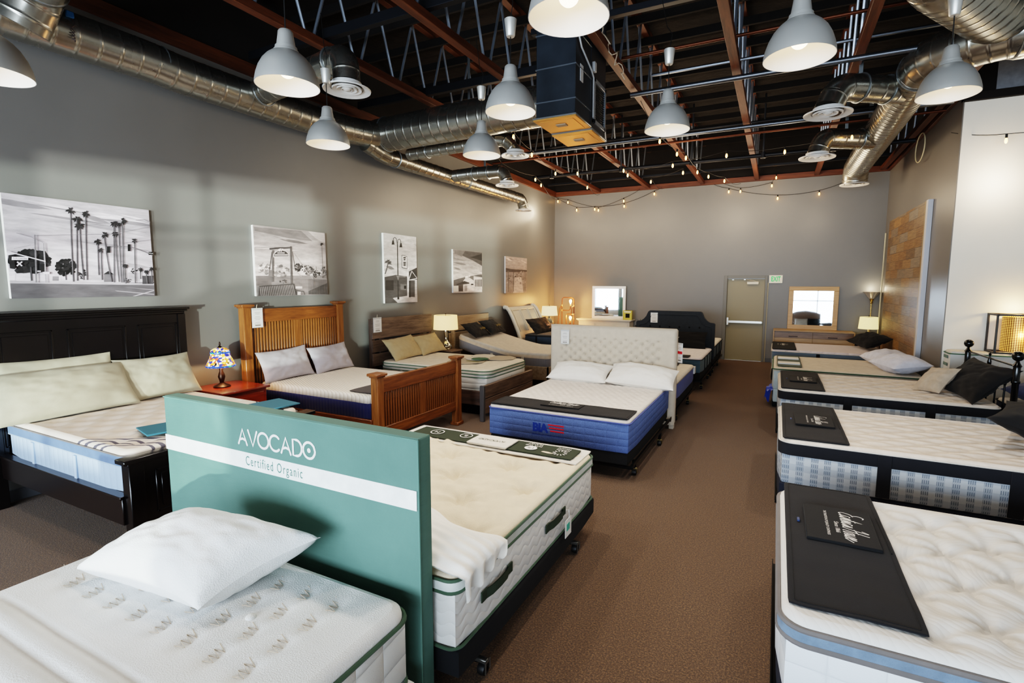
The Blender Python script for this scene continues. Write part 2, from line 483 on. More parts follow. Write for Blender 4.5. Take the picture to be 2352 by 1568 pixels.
for y, z, hh, x0, x1, lab in ((4.09, 4.45, .05, -5.6, -.6, 'dark steel crosspiece above the front lamps, left half of the ceiling'), (4.95, 4.42, .03, -2.4, 1.85, 'thin dark crosspiece right of the black air shaft'),
                          (5.78, 4.42, .05, -5.6, -2.35, 'dark steel crosspiece above the big crosswise duct'), (12.35, 4.42, .025, -5.5, 1.9, 'dark crosspiece nearest the back wall')):
    tag(MB().box(x0, x1, y-.035, y+.035, z-hh, z+hh).build('cross_brace', m_dark), lab, 'ceiling brace', 'crosswise braces')
m_cop = mat('copper_pipe', '#5f3521', .45, .7); m_galv0 = mat('galvanised_pipe', '#6f747c', .35, .9)
def pipe(x0, x1, y, z, r, m, lab, drops=()):
    t = thing('sprinkler_pipe', lab, 'pipe', ((x0+x1)/2, y, z), 'crosswise ceiling pipes')
    MB().tube([(x0+(x1-x0)*k/12, y, z) for k in range(13)], r, 10).build('pipe_run', m, t)
    for x in drops:
        MB().tube([(x, y, z), (x, y, z+.28), (x, y, ZD-.02)], .017, 8).build('hanger_pipe', m_galv0, t)
        MB().lathe([(r*.6, -.05), (r*1.35, -.05), (r*1.35, .05), (r*.6, .05)], 12, (x, y, z)).build('coupling', m_dark, t)
    return t
pipe(-1.8, 1.2, 6.6, 4.25, .03, m_galv0, 'silver ceiling pipe just behind the black air shaft')
pipe(-1.8, 1.2, 6.1, 4.5, .018, m_cop, 'thin copper ceiling pipe behind the black air shaft')
pipe(-5.2, 1.95, 8.62, 4.245, .032, m_galv0, 'silver ceiling pipe above a copper pipe, middle of the room')
pipe(-5.2, 1.95, 8.95, 4.23, .02, m_cop, 'copper ceiling pipe under the silver one')
pipe(-5.0, 1.9, 10.4, 4.2, .036, m_dark, 'long dark ceiling pipe with vertical hangers near the back', (-4.55, -3.0, -1.6, -.35, .75))
tag(MB().tube([(x*1., 9.75, 4.62) for x in (-5.2, -3, -1, 1.9)], .022, 8).build('sprinkler_pipe', m_dark), 'dark ceiling pipe above the string lights', 'pipe', 'crosswise ceiling pipes')
tag(MB().tube([(x*1., 7.3, 4.72) for x in (-1.7, 0, 1.9)], .022, 8).build('sprinkler_pipe', m_galv0), 'grey ceiling pipe high between the trusses, right half', 'pipe', 'crosswise ceiling pipes')

# ------------------------------------------------------------------ air shaft
def shaftmat():
    t = NT('black_shaft'); v = t.noise(t.co(), 3, 4)
    t.l(t.ramp(v, [(.3, '#23282e'), (.7, '#333a42')]), t.b.inputs['Base Color']); return t.set(Roughness=.42, Metallic=.35)
m_shaft = shaftmat(); m_pan = mat('drip_pan', '#d49a4f', .4, .35); m_galv1 = mat('sheet_edge', '#9da3a6', .35, .85)
t = thing('air_shaft', 'black rectangular air shaft hanging from the ceiling', 'duct', (-2.08, 5.26, 3.5))
mb = MB().box(-2.28, -1.857, 4.8, 5.24, 3.51, ZD-.02, .006).box(-2.27, -1.85, 5.23, 5.72, 3.5, ZD-.02, .006)
mb.build('shaft_body', m_shaft, t)
for z in (3.66, 3.98, 4.3, 4.62):
    MB().box(-2.288, -1.849, 4.793, 5.247, z-.006, z+.006, .002).build('seam', mat('shaft_seam', '#77808a', .35, .7), t)
MB().box(-2.305, -1.845, 4.785, 5.235, 3.485, 3.5, .003).box(-2.255, -1.895, 4.835, 5.19, 3.481, 3.486, .001).build('bottom_panel', [m_pan], t)
MB().box(-2.31, -1.84, 4.78, 5.24, 3.498, 3.515, .003).build('panel_rim', m_galv1, t)
MB().box(-2.305, -1.845, 5.262, 5.735, 3.465, 3.48, .003).box(-2.25, -1.9, 5.31, 5.69, 3.461, 3.466, .001).build('bottom_panel', m_pan, t)
MB().box(-2.31, -1.84, 5.257, 5.74, 3.478, 3.5, .003).build('panel_rim', m_galv1, t)
for y in (4.99, 5.5):
    MB().box(-2.13, -2.02, y-.035, y+.035, 3.452+(.02 if y < 5.2 else 0), 3.483, .003).build('pan_label', mat('pan_label', '#a0917c', .6), t)
mb = MB(); x = -1.845
for y0, y1, z0, z1 in ((5.3, 5.34, 3.56, 4.02), (5.66, 5.7, 3.56, 4.02), (5.3, 5.7, 3.56, 3.6), (5.3, 5.7, 3.98, 4.02)): mb.box(x-.01, x+.012, y0, y1, z0, z1, .002)
mb.build('grille_frame', mat('grille_grey', '#8f949a', .4, .3), t)
mb = MB()
for k in range(16): mb.box(x-.012, x+.004, 5.34, 5.66, 3.607+k*.0235, 3.613+k*.0235, .001)
mb.build('grille', m_dark, t)
MB().box(-1.86, -1.85, 4.92, 5.0, 3.86, 4.02, .002).build('paper_note', mat('note_paper', '#c5c8cc', .7), t)
pts = [(-1.835, 4.815, 4.9), (-1.835, 4.815, 4.25), (-1.835, 4.9, 4.16), (-1.835, 5.2, 4.05), (-1.835, 5.27, 4.0), (-1.835, 5.27, 3.6)]
MB().tube(pts, .009, 6).box(-1.85, -1.815, 5.25, 5.31, 4.06, 4.16, .006).build('cable', mat('cable_white', '#b7b9bb', .5), t)
pts = [(-1.75+.05*cos(k*.9)*.6+.003*k, 4.95+k*.026, 4.5-.0105*k*1+.03*sin(k*1.25)) for k in range(34)]
tag(MB().tube(pts, .006, 5).build('coiled_wire', mat('wire_tan', '#b9a892', .5)), 'wavy loose wire hanging beside the black air shaft', 'wire')

# ------------------------------------------------------------------ ducts
def galv(name, tint='#b4b2aa', rough=.27):
    t = NT(name); v = t.co(); sp = t.n('ShaderNodeTexVoronoi', Scale=42.); t.l(v, sp.inputs['Vector'])
    big = t.noise(v, 3, 4); c = lin(tint)
    col = t.mix(t.math('MULTIPLY', sp.outputs['Distance'], .35), tuple(x*.85 for x in c[:3]), tuple(min(1, x*1.1) for x in c[:3]))
    t.l(col, t.b.inputs['Base Color']); t.bump(big, .05, .02)
    return t.set(Metallic=.95, Roughness=t.math('MULTIPLY_ADD', big, .2, rough-.1))
m_galv = galv('galvanised_sheet')
def sweep(pts, r, rib=.14, bend=.0, n=22, step=.03, ribh=.0022):
    """round sheet-metal pipe through points (corners rounded into gores), with raised seams"""
    P = [Vector(p) for p in pts]; path = [P[0]]
    for i in range(1, len(P)-1):
        a, b, c = P[i-1], P[i], P[i+1]; d0 = (a-b).normalized(); d1 = (c-b).normalized()
        L = min(bend or r*1.25, (a-b).length*.48, (c-b).length*.48)
        s, e = b+d0*L, b+d1*L
        for k in range(6): u = k/5; path.append((1-u)**2*s + 2*u*(1-u)*b + u*u*e)
    path.append(P[-1]); out = []; rr = []; dist = 0; nxt = rib*.5
    for i in range(len(path)-1):
        a, b = path[i], path[i+1]; L = (b-a).length
        if L < 1e-6: continue
        d = (b-a)/L; out.append(a); rr.append(r)
        if rib:
            while nxt < dist+L:
                q = a+d*(nxt-dist)
                for o, h in ((-.022, 0), (-.006, 0), (-.0025, ribh), (.0025, ribh), (.006, 0), (.022, 0)): out.append(q+d*o); rr.append(r+h)
                nxt += rib
        dist += L
    out.append(path[-1]); rr.append(r)
    return MB().tube(out, rr, n)
def ringpts(c, d, r, n=26):
    d = Vector(d).normalized(); u = d.orthogonal().normalized(); w = d.cross(u); c = Vector(c)
    return [c+r*(cos(2*pi*k/n)*u+sin(2*pi*k/n)*w) for k in range(n)]
m_diff = mat('diffuser_white', '#dcdad6', .4)
def diffuser(c, R, parent):
    mb = MB()
    mb.lathe([(R*.62, .06), (R*.62, .03), (R, .0), (R*.985, -.012), (R*.7, .012)], 32, c)
    for q in (.62, .42, .22): mb.lathe([(R*q*.55, .05), (R*q, .008), (R*q*.98, -.006), (R*q*.6, .02)], 28, c)
    mb.lathe([(R*.16, .0), (R*.1, -.012), (.001, -.014)], 20, c)
    mb.build('diffuser', m_diff, parent)
    MB().lathe([(R*.6, .058), (.001, .058)], 24, c).build('diffuser_throat', m_dark, parent)
def duct(lab, runs, diff=None, rings=(), loc=None, straps=()):
    t = thing('air_duct', lab, 'duct', loc or runs[0][0][0])
    for i, (pts, r, rib) in enumerate(runs): sweep(pts, r, rib).build('duct_pipe', m_galv, t)
    for c, d, r in rings: MB().tube(ringpts(c, d, r), .009, 6, True).build('joint_ring', m_galv1, t)
    if diff: diffuser(diff[0], diff[1], t)
    for x, y, z in straps: MB().box(x-.02, x+.02, y-.002, y+.002, z, ZD-.01, .0005).build('hanger_strap', m_galv1, t)
    return t
zc = 3.92
t = duct('long round silver duct along the left wall turning across to the black shaft', [([(-5.42, -1.5, zc-.06), (-5.42, 2.9, zc), (-5.42, 3.15, zc-.02), (-5.42, 4.9, zc)], .178, .155), ([(-5.42, 4.9, zc), (-5.42, 5.55, 3.97), (-5.3, 6.05, 4.02)], .18, .17), ([(-5.45, 6.0, 4.03), (-2.3, 5.72, 3.98)], .235, .16)],
     rings=[((-5.42, 3.0, zc), (0, 1, 0), .17), ((-5.42, 4.85, zc), (0, 1, 0), .185), ((-5.25, 5.98, 4.03), (1, 0, 0), .24), ((-5.42, .9, zc-.02), (0, 1, 0), .17)])
MB().tube([(-5.255, 2.25, 4.0), (-5.245, 2.27, 3.93), (-5.24, 2.24, 3.9)]+[(-5.235+.012*cos(k*1.6), 2.25+.012*sin(k*1.6), 3.88-.006*k) for k in range(14)], .004, 5).build('control_wire', mat('wire_dark', '#3a2a2a', .5), t)
MB().box(-5.26, -5.235, 2.215, 2.27, 3.98, 4.03, .008).build('damper_knob', mat('damper_blue', '#2a6fae', .4), t)
duct('round silver branch duct rising from the wall duct at top left', [([(-5.3, 1.95, 3.8), (-5.2, 2.02, 4.05), (-4.6, 1.93, 4.2), (-2.6, 1.2, 4.62)], .17, .15)], rings=[((-5.1, 2.0, 4.08), (1, -.1, .5), .176), ((-4.75, 1.95, 4.17), (1, -.2, .25), .176)])
duct('short silver duct ending in a white round diffuser behind the front left lamp', [([(-5.35, 3.95, 3.95), (-4.5, 3.85, 3.97), (-3.78, 3.74, 3.98), (-3.76, 3.73, 3.74)], .125, .16)], ((-3.76, 3.73, 3.68), .22), [((-3.98, 3.77, 3.98), (1, -.1, 0), .13), ((-5.2, 3.95, 3.95), (1, 0, 0), .135)])
duct('narrow silver duct along the left wall ending in a small white diffuser', [([(-5.42, 5.7, 3.86), (-5.4, 6.05, 3.76), (-5.4, 6.6, 3.76), (-5.4, 10.6, 3.8), (-5.4, 10.72, 3.62)], .12, .17)], ((-5.4, 10.72, 3.56), .19), [((-5.4, 6.3, 3.76), (0, 1, 0), .127), ((-5.4, 8.3, 3.78), (0, 1, 0), .127)])
duct('silver branch duct with white diffuser in front of the left wall, mid room', [([(-5.3, 7.75, 3.77), (-4.95, 7.8, 3.79), (-4.35, 7.85, 3.79), (-4.28, 7.86, 3.6)], .105, .2)], ((-4.28, 7.86, 3.55), .2), [((-4.9, 7.8, 3.79), (1, 0, 0), .112), ((-4.62, 7.83, 3.79), (1, 0, 0), .112)], straps=((-4.7, 7.82, 3.88),))
duct('thin silver duct running under the big crosswise duct to a hidden diffuser', [([(-5.12, 6.3, 3.8), (-4.7, 6.28, 3.8), (-3.4, 6.2, 3.8), (-3.25, 6.2, 3.62)], .085, .14)], ((-3.25, 6.2, 3.57), .19), [((-4.75, 6.28, 3.8), (1, 0, 0), .09)], straps=((-4.0, 6.236, 3.87),))
zr = 4.1
t = duct('large round silver duct running to the back on the right', [([(3.9, 6.3, 4.15), (2.6, 6.3, 4.15), (1.75, 6.3, 4.15), (1.27, 6.62, 4.15), (1.25, 7.6, 4.12), (1.25, 8.2, zr), (1.25, 11.75, zr), (1.25, 11.85, 3.86)], .215, .12)], ((1.25, 11.88, 3.81), .25),
     [((1.85, 6.3, 4.15), (1, 0, 0), .222), ((1.49, 6.42, 4.15), (1, -.7, 0), .222), ((1.27, 6.9, 4.14), (0, 1, 0), .222)])
duct('silver branch duct with white diffuser, nearer of two on the right duct', [([(1.15, 7.25, 4.05), (.8, 7.0, 4.05), (.5, 6.8, 4.05), (.41, 6.72, 3.8)], .145, .2)], ((.41, 6.72, 3.75), .245), [((1.0, 7.14, 4.05), (1, .7, 0), .152), ((.72, 6.95, 4.05), (1, .7, 0), .152)], straps=((.72, 6.95, 4.18),))
duct('silver branch duct with white diffuser, farther of two on the right duct', [([(1.15, 9.2, 4.0), (.75, 8.95, 4.0), (.5, 8.79, 4.0), (.43, 8.75, 3.77)], .14, .2)], ((.43, 8.75, 3.72), .245), [((1.0, 9.1, 4.0), (1, .4, 0), .147)], straps=((.8, 8.98, 4.12),))
duct('wide shiny duct crossing overhead at the top right', [([(2.0, 6.6, 4.26), (1.42, 5.86, 4.32), (1.0, 5.23, 4.34), (.9, 5.06, 4.7)], .265, .11)], rings=[((1.78, 6.32, 4.29), (.55, .84, 0), .272)])
MB().box(1.6, 1.64, 6.18, 6.19, 4.2, 4.26, .001).build('duct_label', mat('duct_label', '#c9ccd0', .6), t)
for X, Y, zt in ((1.25, 10.3, 4.3),):
    MB().box(X-.03, X+.03, Y-.004, Y+.004, zt, ZD-.03, .001).build('hanger_strap', m_galv1, t)

# ------------------------------------------------------------------ pendant lamps
def alu():
    t = NT('spun_aluminium'); nz = t.noise(t.co(), 2, 2)
    t.l(t.ramp(nz, [(.3, '#cfcec9'), (.7, '#d8d7d2')]), t.b.inputs['Base Color'])
    return t.set(Metallic=.6, Roughness=.38)
m_spun = alu(); m_in = mat('enamel_white', '#e9e7e4', .5); m_bulb = emit('bulb_glow', '#ffdfae', 7); m_cord = mat('black_cord', '#0c0c0c', .6)
def pendant(x, y, z, lab, rise=.66):
    t = thing('pendant_lamp', lab, 'pendant lamp', (x, y, z), 'dome pendant lamps')
    c = (x, y, z)
    pr = [(.19, 0), (.1885, .02), (.181, .055), (.166, .1), (.143, .143), (.116, .175), (.09, .196), (.075, .203), (.073, .214), (.066, .218), (.064, .236), (.056, .24), (.047, .3), (.044, .325), (.036, .335), (.001, .336)]
    mb = MB().lathe(pr, 40, c, 0)
    mb.lathe([(.001, .19), (.06, .188), (.11, .168), (.139, .138), (.162, .097), (.177, .054), (.185, .02), (.187, .0), (.19, 0)], 40, c, 1)
    mb.build('lamp_shade', [m_spun, m_in], t)
    mb = MB().ball((x, y, z+.1), .05, 12, 0, 1.0); mb.lathe([(.022, .14), (.022, .19)], 12, c, 0); mb.build('bulb', m_bulb, t)
    MB().tube([(x, y, z+.33), (x, y, z+rise)], .004, 6).build('cord', m_cord, t)
    MB().lathe([(.001, rise-.12), (.028, rise-.12), (.034, rise-.11), (.046, rise+.0), (.001, rise+.004)], 20, c).build('canopy_cup', m_spun, t)
    MB().tube([(x, y, z+rise), (x+.02, y, z+rise+.12), (x-.03, y+.02, z+rise+.2), (x-.09, y+.05, 4.3)], .003, 5).build('hook_wire', m_cord, t)
    L = bpy.data.lights.new('pendant_light', 'SPOT'); L.energy = 56; L.color = (1, .92, .82); L.spot_size = radians(118); L.spot_blend = .5; L.shadow_soft_size = .05
    lo = bpy.data.objects.new('pendant_light', L); COL.objects.link(lo); lo.location = (0, 0, .03); lo.parent = t
    return t
for a in ((-3.8, 1.24, 2.94, 'dome pendant lamp cut off at the left edge, nearest of the left lamps'),
          (-2.84, 2.32, 3.085, 'large dome pendant lamp at upper left with glowing bulb'),
          (-3.77, 3.49, 3.115, 'dome pendant lamp in front of the left wall duct'),
          (-1.87, 3.49, 3.135, 'dome pendant lamp just left of the black air shaft'),
          (-2.74, 4.5, 3.135, 'smallest dome pendant lamp, hanging below the crosswise duct'),
          (-.94, 2.33, 3.09, 'dome pendant lamp cut off at the top edge of the photo'),
          (-.92, 4.57, 3.17, 'dome pendant lamp hanging right of the black air shaft on a visible cord'),
          (.045, 3.43, 3.15, 'large dome pendant lamp at upper right, tilted to the eye, bulb lit'),
          (1.03, 4.73, 3.21, 'dome pendant lamp at far right below the silver duct elbow')):
    pendant(*a)

# ------------------------------------------------------------------ string lights
m_fil = emit('string_bulb_glow', '#ffb04e', 10)
def string_lights(lab, pts, sag=.0, extra0=None, extra1=None):
    """pts are bulb centres; the cord runs about 7 cm above them"""
    base = pts[len(pts)//2]; t = thing('string_lights', lab, 'string lights', base, 'string lights')
    top = [Vector(p)+Vector((0, 0, .075)) for p in pts]
    if extra0: top = [Vector(extra0)]+top
    if extra1: top = top+[Vector(extra1)]
    cord = []
    for i in range(len(top)-1):
        L = (top[i+1]-top[i]).length
        for k in range(6):
            u = k/6; q = top[i].lerp(top[i+1], u); q.z -= 4*u*(1-u)*L*.035; cord.append(q)
    cord.append(top[-1]); MB().tube(cord, .0045, 5).build('cord', m_cord, t)
    for i, p in enumerate(pts):
        MB().lathe([(.001, -.04), (.01, -.034), (.0165, -.015), (.015, .005), (.009, .028), (.001, .03)], 10, p).build('bulb', m_fil, t)
        MB().lathe([(.001, .026), (.013, .026), (.013, .07), (.001, .078)], 8, p).build('bulb_socket', m_cord, t)
    for p in pts[::2]:
        L = bpy.data.lights.new('string_light_glow', 'POINT'); L.energy = 16; L.color = (1, .8, .57); L.shadow_soft_size = .25
        lo = bpy.data.objects.new('string_light_glow', L); COL.objects.link(lo); lo.parent = t; lo.location = Vector(p)-Vector(base)+Vector((0, -1.3 if p[1] > 13 else 0, -.45))
    return t
yb = YB-.07
string_lights('string lights in a low swag on the back wall, left corner', [(-5.61, yb, 4.15), (-5.05, yb, 3.88), (-4.53, yb, 3.87), (-3.72, yb, 3.9), (-2.94, yb, 4.16)], extra0=(-5.68, yb, 4.27), extra1=(-2.75, yb, 4.3))
string_lights('upper string lights crossing the left swag on the back wall', [(-5.29, yb-.05, 4.096), (-4.41, yb-.05, 3.83), (-3.72, yb-.05, 4.026)], extra0=(-5.7, yb-.05, 4.28), extra1=(-3.3, yb-.05, 4.29))
string_lights('string lights in a low swag on the back wall, right of middle', [(-1.16, yb, 4.08), (-.095, yb, 3.85), (.74, yb, 3.89)], extra0=(-1.5, yb, 4.27), extra1=(1.3, yb, 4.15))
string_lights('short string lights crossing the right swag on the back wall', [(-.897, yb-.05, 4.06), (-.228, yb-.05, 4.137), (-.146, yb-.05, 4.31)], extra0=(-1.3, yb-.05, 4.28))
string_lights('string lights running from the black air shaft back along the left trusses', [(-3.5, 6.62, 3.95), (-3.7, 7.64, 3.95), (-3.9, 9.09, 3.95), (-3.82, 10.67, 3.95)], extra0=(-3.4, 6.1, 4.3), extra1=(-4.4, yb, 4.25))
string_lights('string lights nearest the left wall under the trusses', [(-4.58, 8.21, 3.95), (-4.49, 9.44, 3.95), (-4.63, 10.02, 3.95)], extra0=(-4.42, 7.4, 4.3), extra1=(-5.6, yb, 4.2))
string_lights('string lights crossing the ceiling from left middle to the right duct', [(-3.52, 9.27, 3.95), (-2.7, 9.83, 3.95), (-1.77, 9.39, 3.95), (-.85, 9.05, 3.95), (0, 9.19, 3.95), (.85, 8.72, 3.95)], extra0=(-4.42, 9.0, 4.3), extra1=(1.05, 8.6, 4.1))
string_lights('string lights running to the back under the third and fourth trusses', [(-1.66, 7.75, 3.95), (-1.56, 8.6, 3.95), (-1.47, 8.92, 3.95), (-1.45, 10.12, 3.95), (-1.31, 10.61, 3.95), (-1.07, 11.19, 3.95)], extra0=(-1.77, 7.0, 4.3), extra1=(-.9, yb, 4.25))
string_lights('string lights between the second and third trusses near the back', [(-2.69, 9.5, 3.97), (-1.7, 10.05, 3.95), (-2.435, 10.64, 3.95)], extra0=(-3.1, 9.2, 4.3), extra1=(-2.7, yb, 4.28))
string_lights('single string light bulb on a wire in front of the white wall', [(2.42, 8.3, 3.62)], extra0=(1.98, 8.75, 3.88), extra1=(3.3, 8.2, 3.75))
# ================================================================== mattresses and beds
def lattice(px, py, depth, sx, sy, ox=0, oy=0, stag=True):
    def f(x, y):
        z = 0
        for a, b in ((0, 0), (px/2, py/2)) if stag else ((0, 0),):
            dx = (x-ox-a+px*50.5) % px-px/2; dy = (y-oy-b+py*50.5) % py-py/2
            z -= depth*math.exp(-(dx/sx)**2-(dy/sy)**2)
        return z
    return f
def nz(x, y, s, seed=0): return noise.noise(Vector((x*s, y*s, seed)))
def quilt_mat(name, col, pat='diamond', sc=10., strength=.5, dist=.02, line=None, rough=.85, dkf=.82):
    """quilted cloth: puffed pattern cut by stitched lines"""
    if name in CACHE: return CACHE[name]
    t = NT(name); v = t.co(); c = lin(col)
    sp = t.n('ShaderNodeSeparateXYZ'); t.l(v, sp.inputs[0]); x, y, z = sp.outputs
    def tri(a, k): return t.math('ABSOLUTE', t.math('SINE', t.math('MULTIPLY', a, pi*k)))
    if pat == 'square':
        h = t.math('MULTIPLY', tri(t.math('ADD', x, y), sc), tri(z, sc*1.2))
    elif pat == 'diamond':
        h = t.math('MULTIPLY', tri(t.math('ADD', x, y), sc), tri(t.math('SUBTRACT', x, y), sc))
    elif pat == 'scallop':
        wv = t.math('MULTIPLY', t.math('SINE', t.math('MULTIPLY', t.math('ADD', x, y), 2*pi*sc*.5)), .22/sc)
        h = tri(t.math('ADD', z, wv), sc)
    elif pat == 'vert':
        h = tri(t.math('ADD', x, y), sc)
    elif pat == 'horiz':
        h = tri(z, sc)
    elif pat == 'swirl':
        w = t.n('ShaderNodeTexWave', wave_type='RINGS', rings_direction='Z', Scale=sc, Distortion=9., Detail=1.5)
        w.inputs['Detail Scale'].default_value = .55; t.l(v, w.inputs['Vector']); h = w.outputs['Fac']
    h = t.math('POWER', t.math('MAXIMUM', h, .0001), .45)
    f = t.noise(v, 260, 2); b = t.noise(v, 6, 3)
    hh = t.math('ADD', h, t.math('MULTIPLY', f, .12))
    dk = tuple(q*dkf for q in c[:3])
    col2 = t.ramp(h, [(0, lin(line) if line else dk), (.35, c)])
    t.l(t.mix(t.math('MULTIPLY', b, .25), col2, tuple(q*.9 for q in c[:3])), t.b.inputs['Base Color'])
    t.bump(hh, strength, dist); t.set(Roughness=rough, Sheen_Weight=.15)
    CACHE[name] = t.m; return t.m
def plaid():
    t = NT('plaid_ticking'); v = t.co(); sp = t.n('ShaderNodeSeparateXYZ'); t.l(v, sp.inputs[0]); x, y, z = sp.outputs
    s = t.math('ADD', x, y)
    def sq(a, k, th): return t.math('GREATER_THAN', t.math('SINE', t.math('MULTIPLY', a, 2*pi*k)), th)
    wide = sq(s, 11.5, -.1); fine = sq(s, 85, .1); row = sq(z, 24, -.45)
    f = t.math('MULTIPLY', t.math('MULTIPLY', wide, fine), row)
    base = t.mix(t.math('MULTIPLY', t.math('ADD', wide, sq(z, 9, 0)), .5), '#d9e0e6', '#b4c0cd')
    t.l(t.mix(t.math('MULTIPLY', f, .75), base, '#5d7088'), t.b.inputs['Base Color'])
    t.bump(t.noise(v, 250, 2), .2, .003); return t.set(Roughness=.85)
m_cream = fabric('cream_knit', '#d9d2c8', 300, .2); m_offw = fabric('white_knit', '#d9d7d2', 220, .45, var=.03)
m_band = fabric('charcoal_band', '#1b1c22', 300, .2, sheen=0); m_blk = fabric('black_cloth', '#0a0a0d', 320, .25, sheen=0.03)
m_cover = fabric('charcoal_felt', '#111116', 260, .3, var=.14, sheen=.04)
m_pipe_g = fabric('green_piping', '#3e5340', 300, .2); m_pipe_b = fabric('taupe_piping', '#6d6866', 300, .2)
m_box = fabric('black_box_cloth', '#0b0c10', 260, .2, sheen=0); m_fr = mat('black_metal', '#121316', .4, .7); m_cast = mat('caster_rubber', '#0d0d0e', .5)
m_plaid = plaid(); m_ink = mat('white_ink', '#e9e6e2', .6); m_tagw = mat('tag_paper', '#e6e4e0', .6); m_tagi = mat('tag_print', '#9a928c', .6)
m_clear = mat('plastic_sleeve', '#c9cac9', .15)

def mattress(name, lab, x0, x1, y0, y1, z0, z1, body, top, tt=.05, rc=.08, res=.05, topfn=None, pipes=(), extra=None, tmats=(), group='display mattresses', er=.035, bands=(), handles=(), zf=None, topin=.008, brows=1, sidefn=None, pr=.007):
    t = thing(name, lab, 'mattress', ((x0+x1)/2, (y0+y1)/2, z0), group)
    mb = slab(MB(), x0, x1, y0, y1, z0, z1-tt, rc, .012, .25 if not zf else .08, rows=brows, sidefn=sidefn, zf=zf); mb.build('side_panel', body, t, 50)
    mb = slab(MB(), x0+topin, x1-topin, y0+topin, y1-topin, z1-tt-.004, z1, rc, er, res, topfn, rows=1, zf=zf, be=.006)
    if extra: extra(mb)
    mb.build('top_panel', [top]+list(tmats), t, 60)
    for z, r, m, nm in pipes: piping(nm, x0, x1, y0, y1, z, rc, r, m, t, zf, -.001)
    for za, zb, m, off in bands:
        pts = dens(rrect(x0-off, x1+off, y0-off, y1+off, rc+off))
        mb = MB(); P = [[(x, y, z+(zf(x, y) if zf else 0)) for x, y in pts] for z in (za, zb)]
        mb.grid(P, 0, wrap=True)
        P2 = [[(x, y, z+(zf(x, y) if zf else 0)) for x, y in dens(rrect(x0+.004, x1-.004, y0+.004, y1-.004, rc))][:len(pts)] for z in (za,)]
        mb.build('side_band', m, t)
    for q, sd, za, zb, w, m in handles:
        if sd == 'y0': MB().box(q-w/2, q+w/2, y0-.012, y0+.002, za, zb, .004).build('handle', m, t)
        elif sd == 'x1': MB().box(x1-.002, x1+.012, q-w/2, q+w/2, za, zb, .004).build('handle', m, t)
    return t
def box_spring(lab, x0, x1, y0, y1, z0, z1, m, rc=.05):
    o = slab(MB(), x0, x1, y0, y1, z0, z1, rc, .012, .3).build('box_spring', m)
    return tag(o, lab, 'box spring', 'box springs')
def bed_frame(lab, x0, x1, y0, y1, zt, legs):
    t = thing('metal_bed_frame', lab, 'bed frame', ((x0+x1)/2, (y0+y1)/2, 0), 'metal bed frames')
    for x, s in ((x0, 1), (x1, -1)):
        MB().box(x, x+s*.035, y0, y1, zt-.006, zt, .001).box(x-.002, x+.003, y0, y1, zt-.006, zt+.03, .001).build('rail', m_fr, t)
    for y in (y0+.02, y1-.02): MB().box(x0, x1, y-.015, y+.015, zt-.03, zt-.006, .001).build('crossbar', m_fr, t)
    for x, y in legs:
        l = MB().tube([(x, y, .075), (x, y, zt-.005)], .016, 8).box(x-.02, x+.02, y-.02, y+.02, zt-.04, zt-.006, .003).build('leg', m_fr, t)
        MB().lathe([(.012, -.022), (.03, -.02), (.033, 0), (.03, .02), (.012, .022)], 14, (0, 0, 0), 0, TRS((x, y, .034), (0, pi/2, 0))).build('caster_wheel', m_cast, l)
        MB().box(x-.026, x+.026, y-.012, y+.012, .062, .082, .004).box(x-.03, x-.025, y-.012, y+.012, .03, .075, .002).box(x+.025, x+.03, y-.012, y+.012, .03, .075, .002).build('caster_fork', mat('brass_dull', '#8a7a55', .4, .8), l)
    return t
PEN = {'E': ([[(.55, .95), (.3, 1), (.12, .82), (.3, .58), (.45, .56), (.15, .48), (.02, .2), (.2, 0), (.5, .08)]], .55), 'H': ([[(.0, .75), (.25, 1), (.2, .5), (.02, 0)], [(.72, 1), (.6, .5), (.48, .05), (.6, 0)], [(.05, .45), (.75, .58)]], .75),
 'a': ([[(.3, .4), (.12, .42), (.02, .15), (.12, 0), (.28, .2), (.33, .42), (.3, .08), (.42, .05)]], .42), 's': ([[(.0, .05), (.2, .45), (.24, .2), (.2, .02), (.02, .02), (.32, .1)]], .32), 't': ([[(.0, .1), (.22, .9), (.12, .15), (.2, 0), (.32, .1)], [(.02, .55), (.36, .6)]], .3),
 'm': ([[(.0, .05), (.1, .42), (.1, 0), (.24, .42), (.27, 0), (.4, .42), (.43, .05), (.54, .06)]], .54), 'n': ([[(.0, .05), (.1, .42), (.1, 0), (.26, .42), (.3, .05), (.42, .06)]], .42),
 'o': ([[(.2, .42), (.04, .3), (.06, .02), (.24, .05), (.28, .35), (.18, .42), (.4, .38)]], .38), 'u': ([[(.0, .1), (.08, .42), (.08, .05), (.22, .05), (.3, .42), (.3, .05), (.42, .06)]], .42), 'e': ([[(.0, .15), (.22, .3), (.16, .43), (.04, .25), (.1, .01), (.3, .1), (.6, .3)]], .34)}
def script(mb, s, M, w, mi):
    x = 0; S = []
    for ch in s:
        if ch == ' ': x += .1; continue
        st, a = PEN[ch]
        for pl in st: S.append([(x+px+.42*py, py) for px, py in pl])
        x += a
    k = w/x
    for pl in S:
        sm = []
        for i in range(len(pl)-1):
            p0, p1, p2, p3 = pl[max(0, i-1)], pl[i], pl[i+1], pl[min(len(pl)-1, i+2)]
            for q in range(5):
                u = q/5; sm.append(tuple(.5*(2*b+(c-a)*u+(2*a-5*b+4*c-d)*u*u+(3*b-a-3*c+d)*u**3) for a, b, c, d in zip(p0, p1, p2, p3)))
        sm.append(pl[-1]); ribbon(mb, [((px-x*.5)*k, (py-.3)*k*1.7) for px, py in sm], .085*k, mi, M, round_=False)
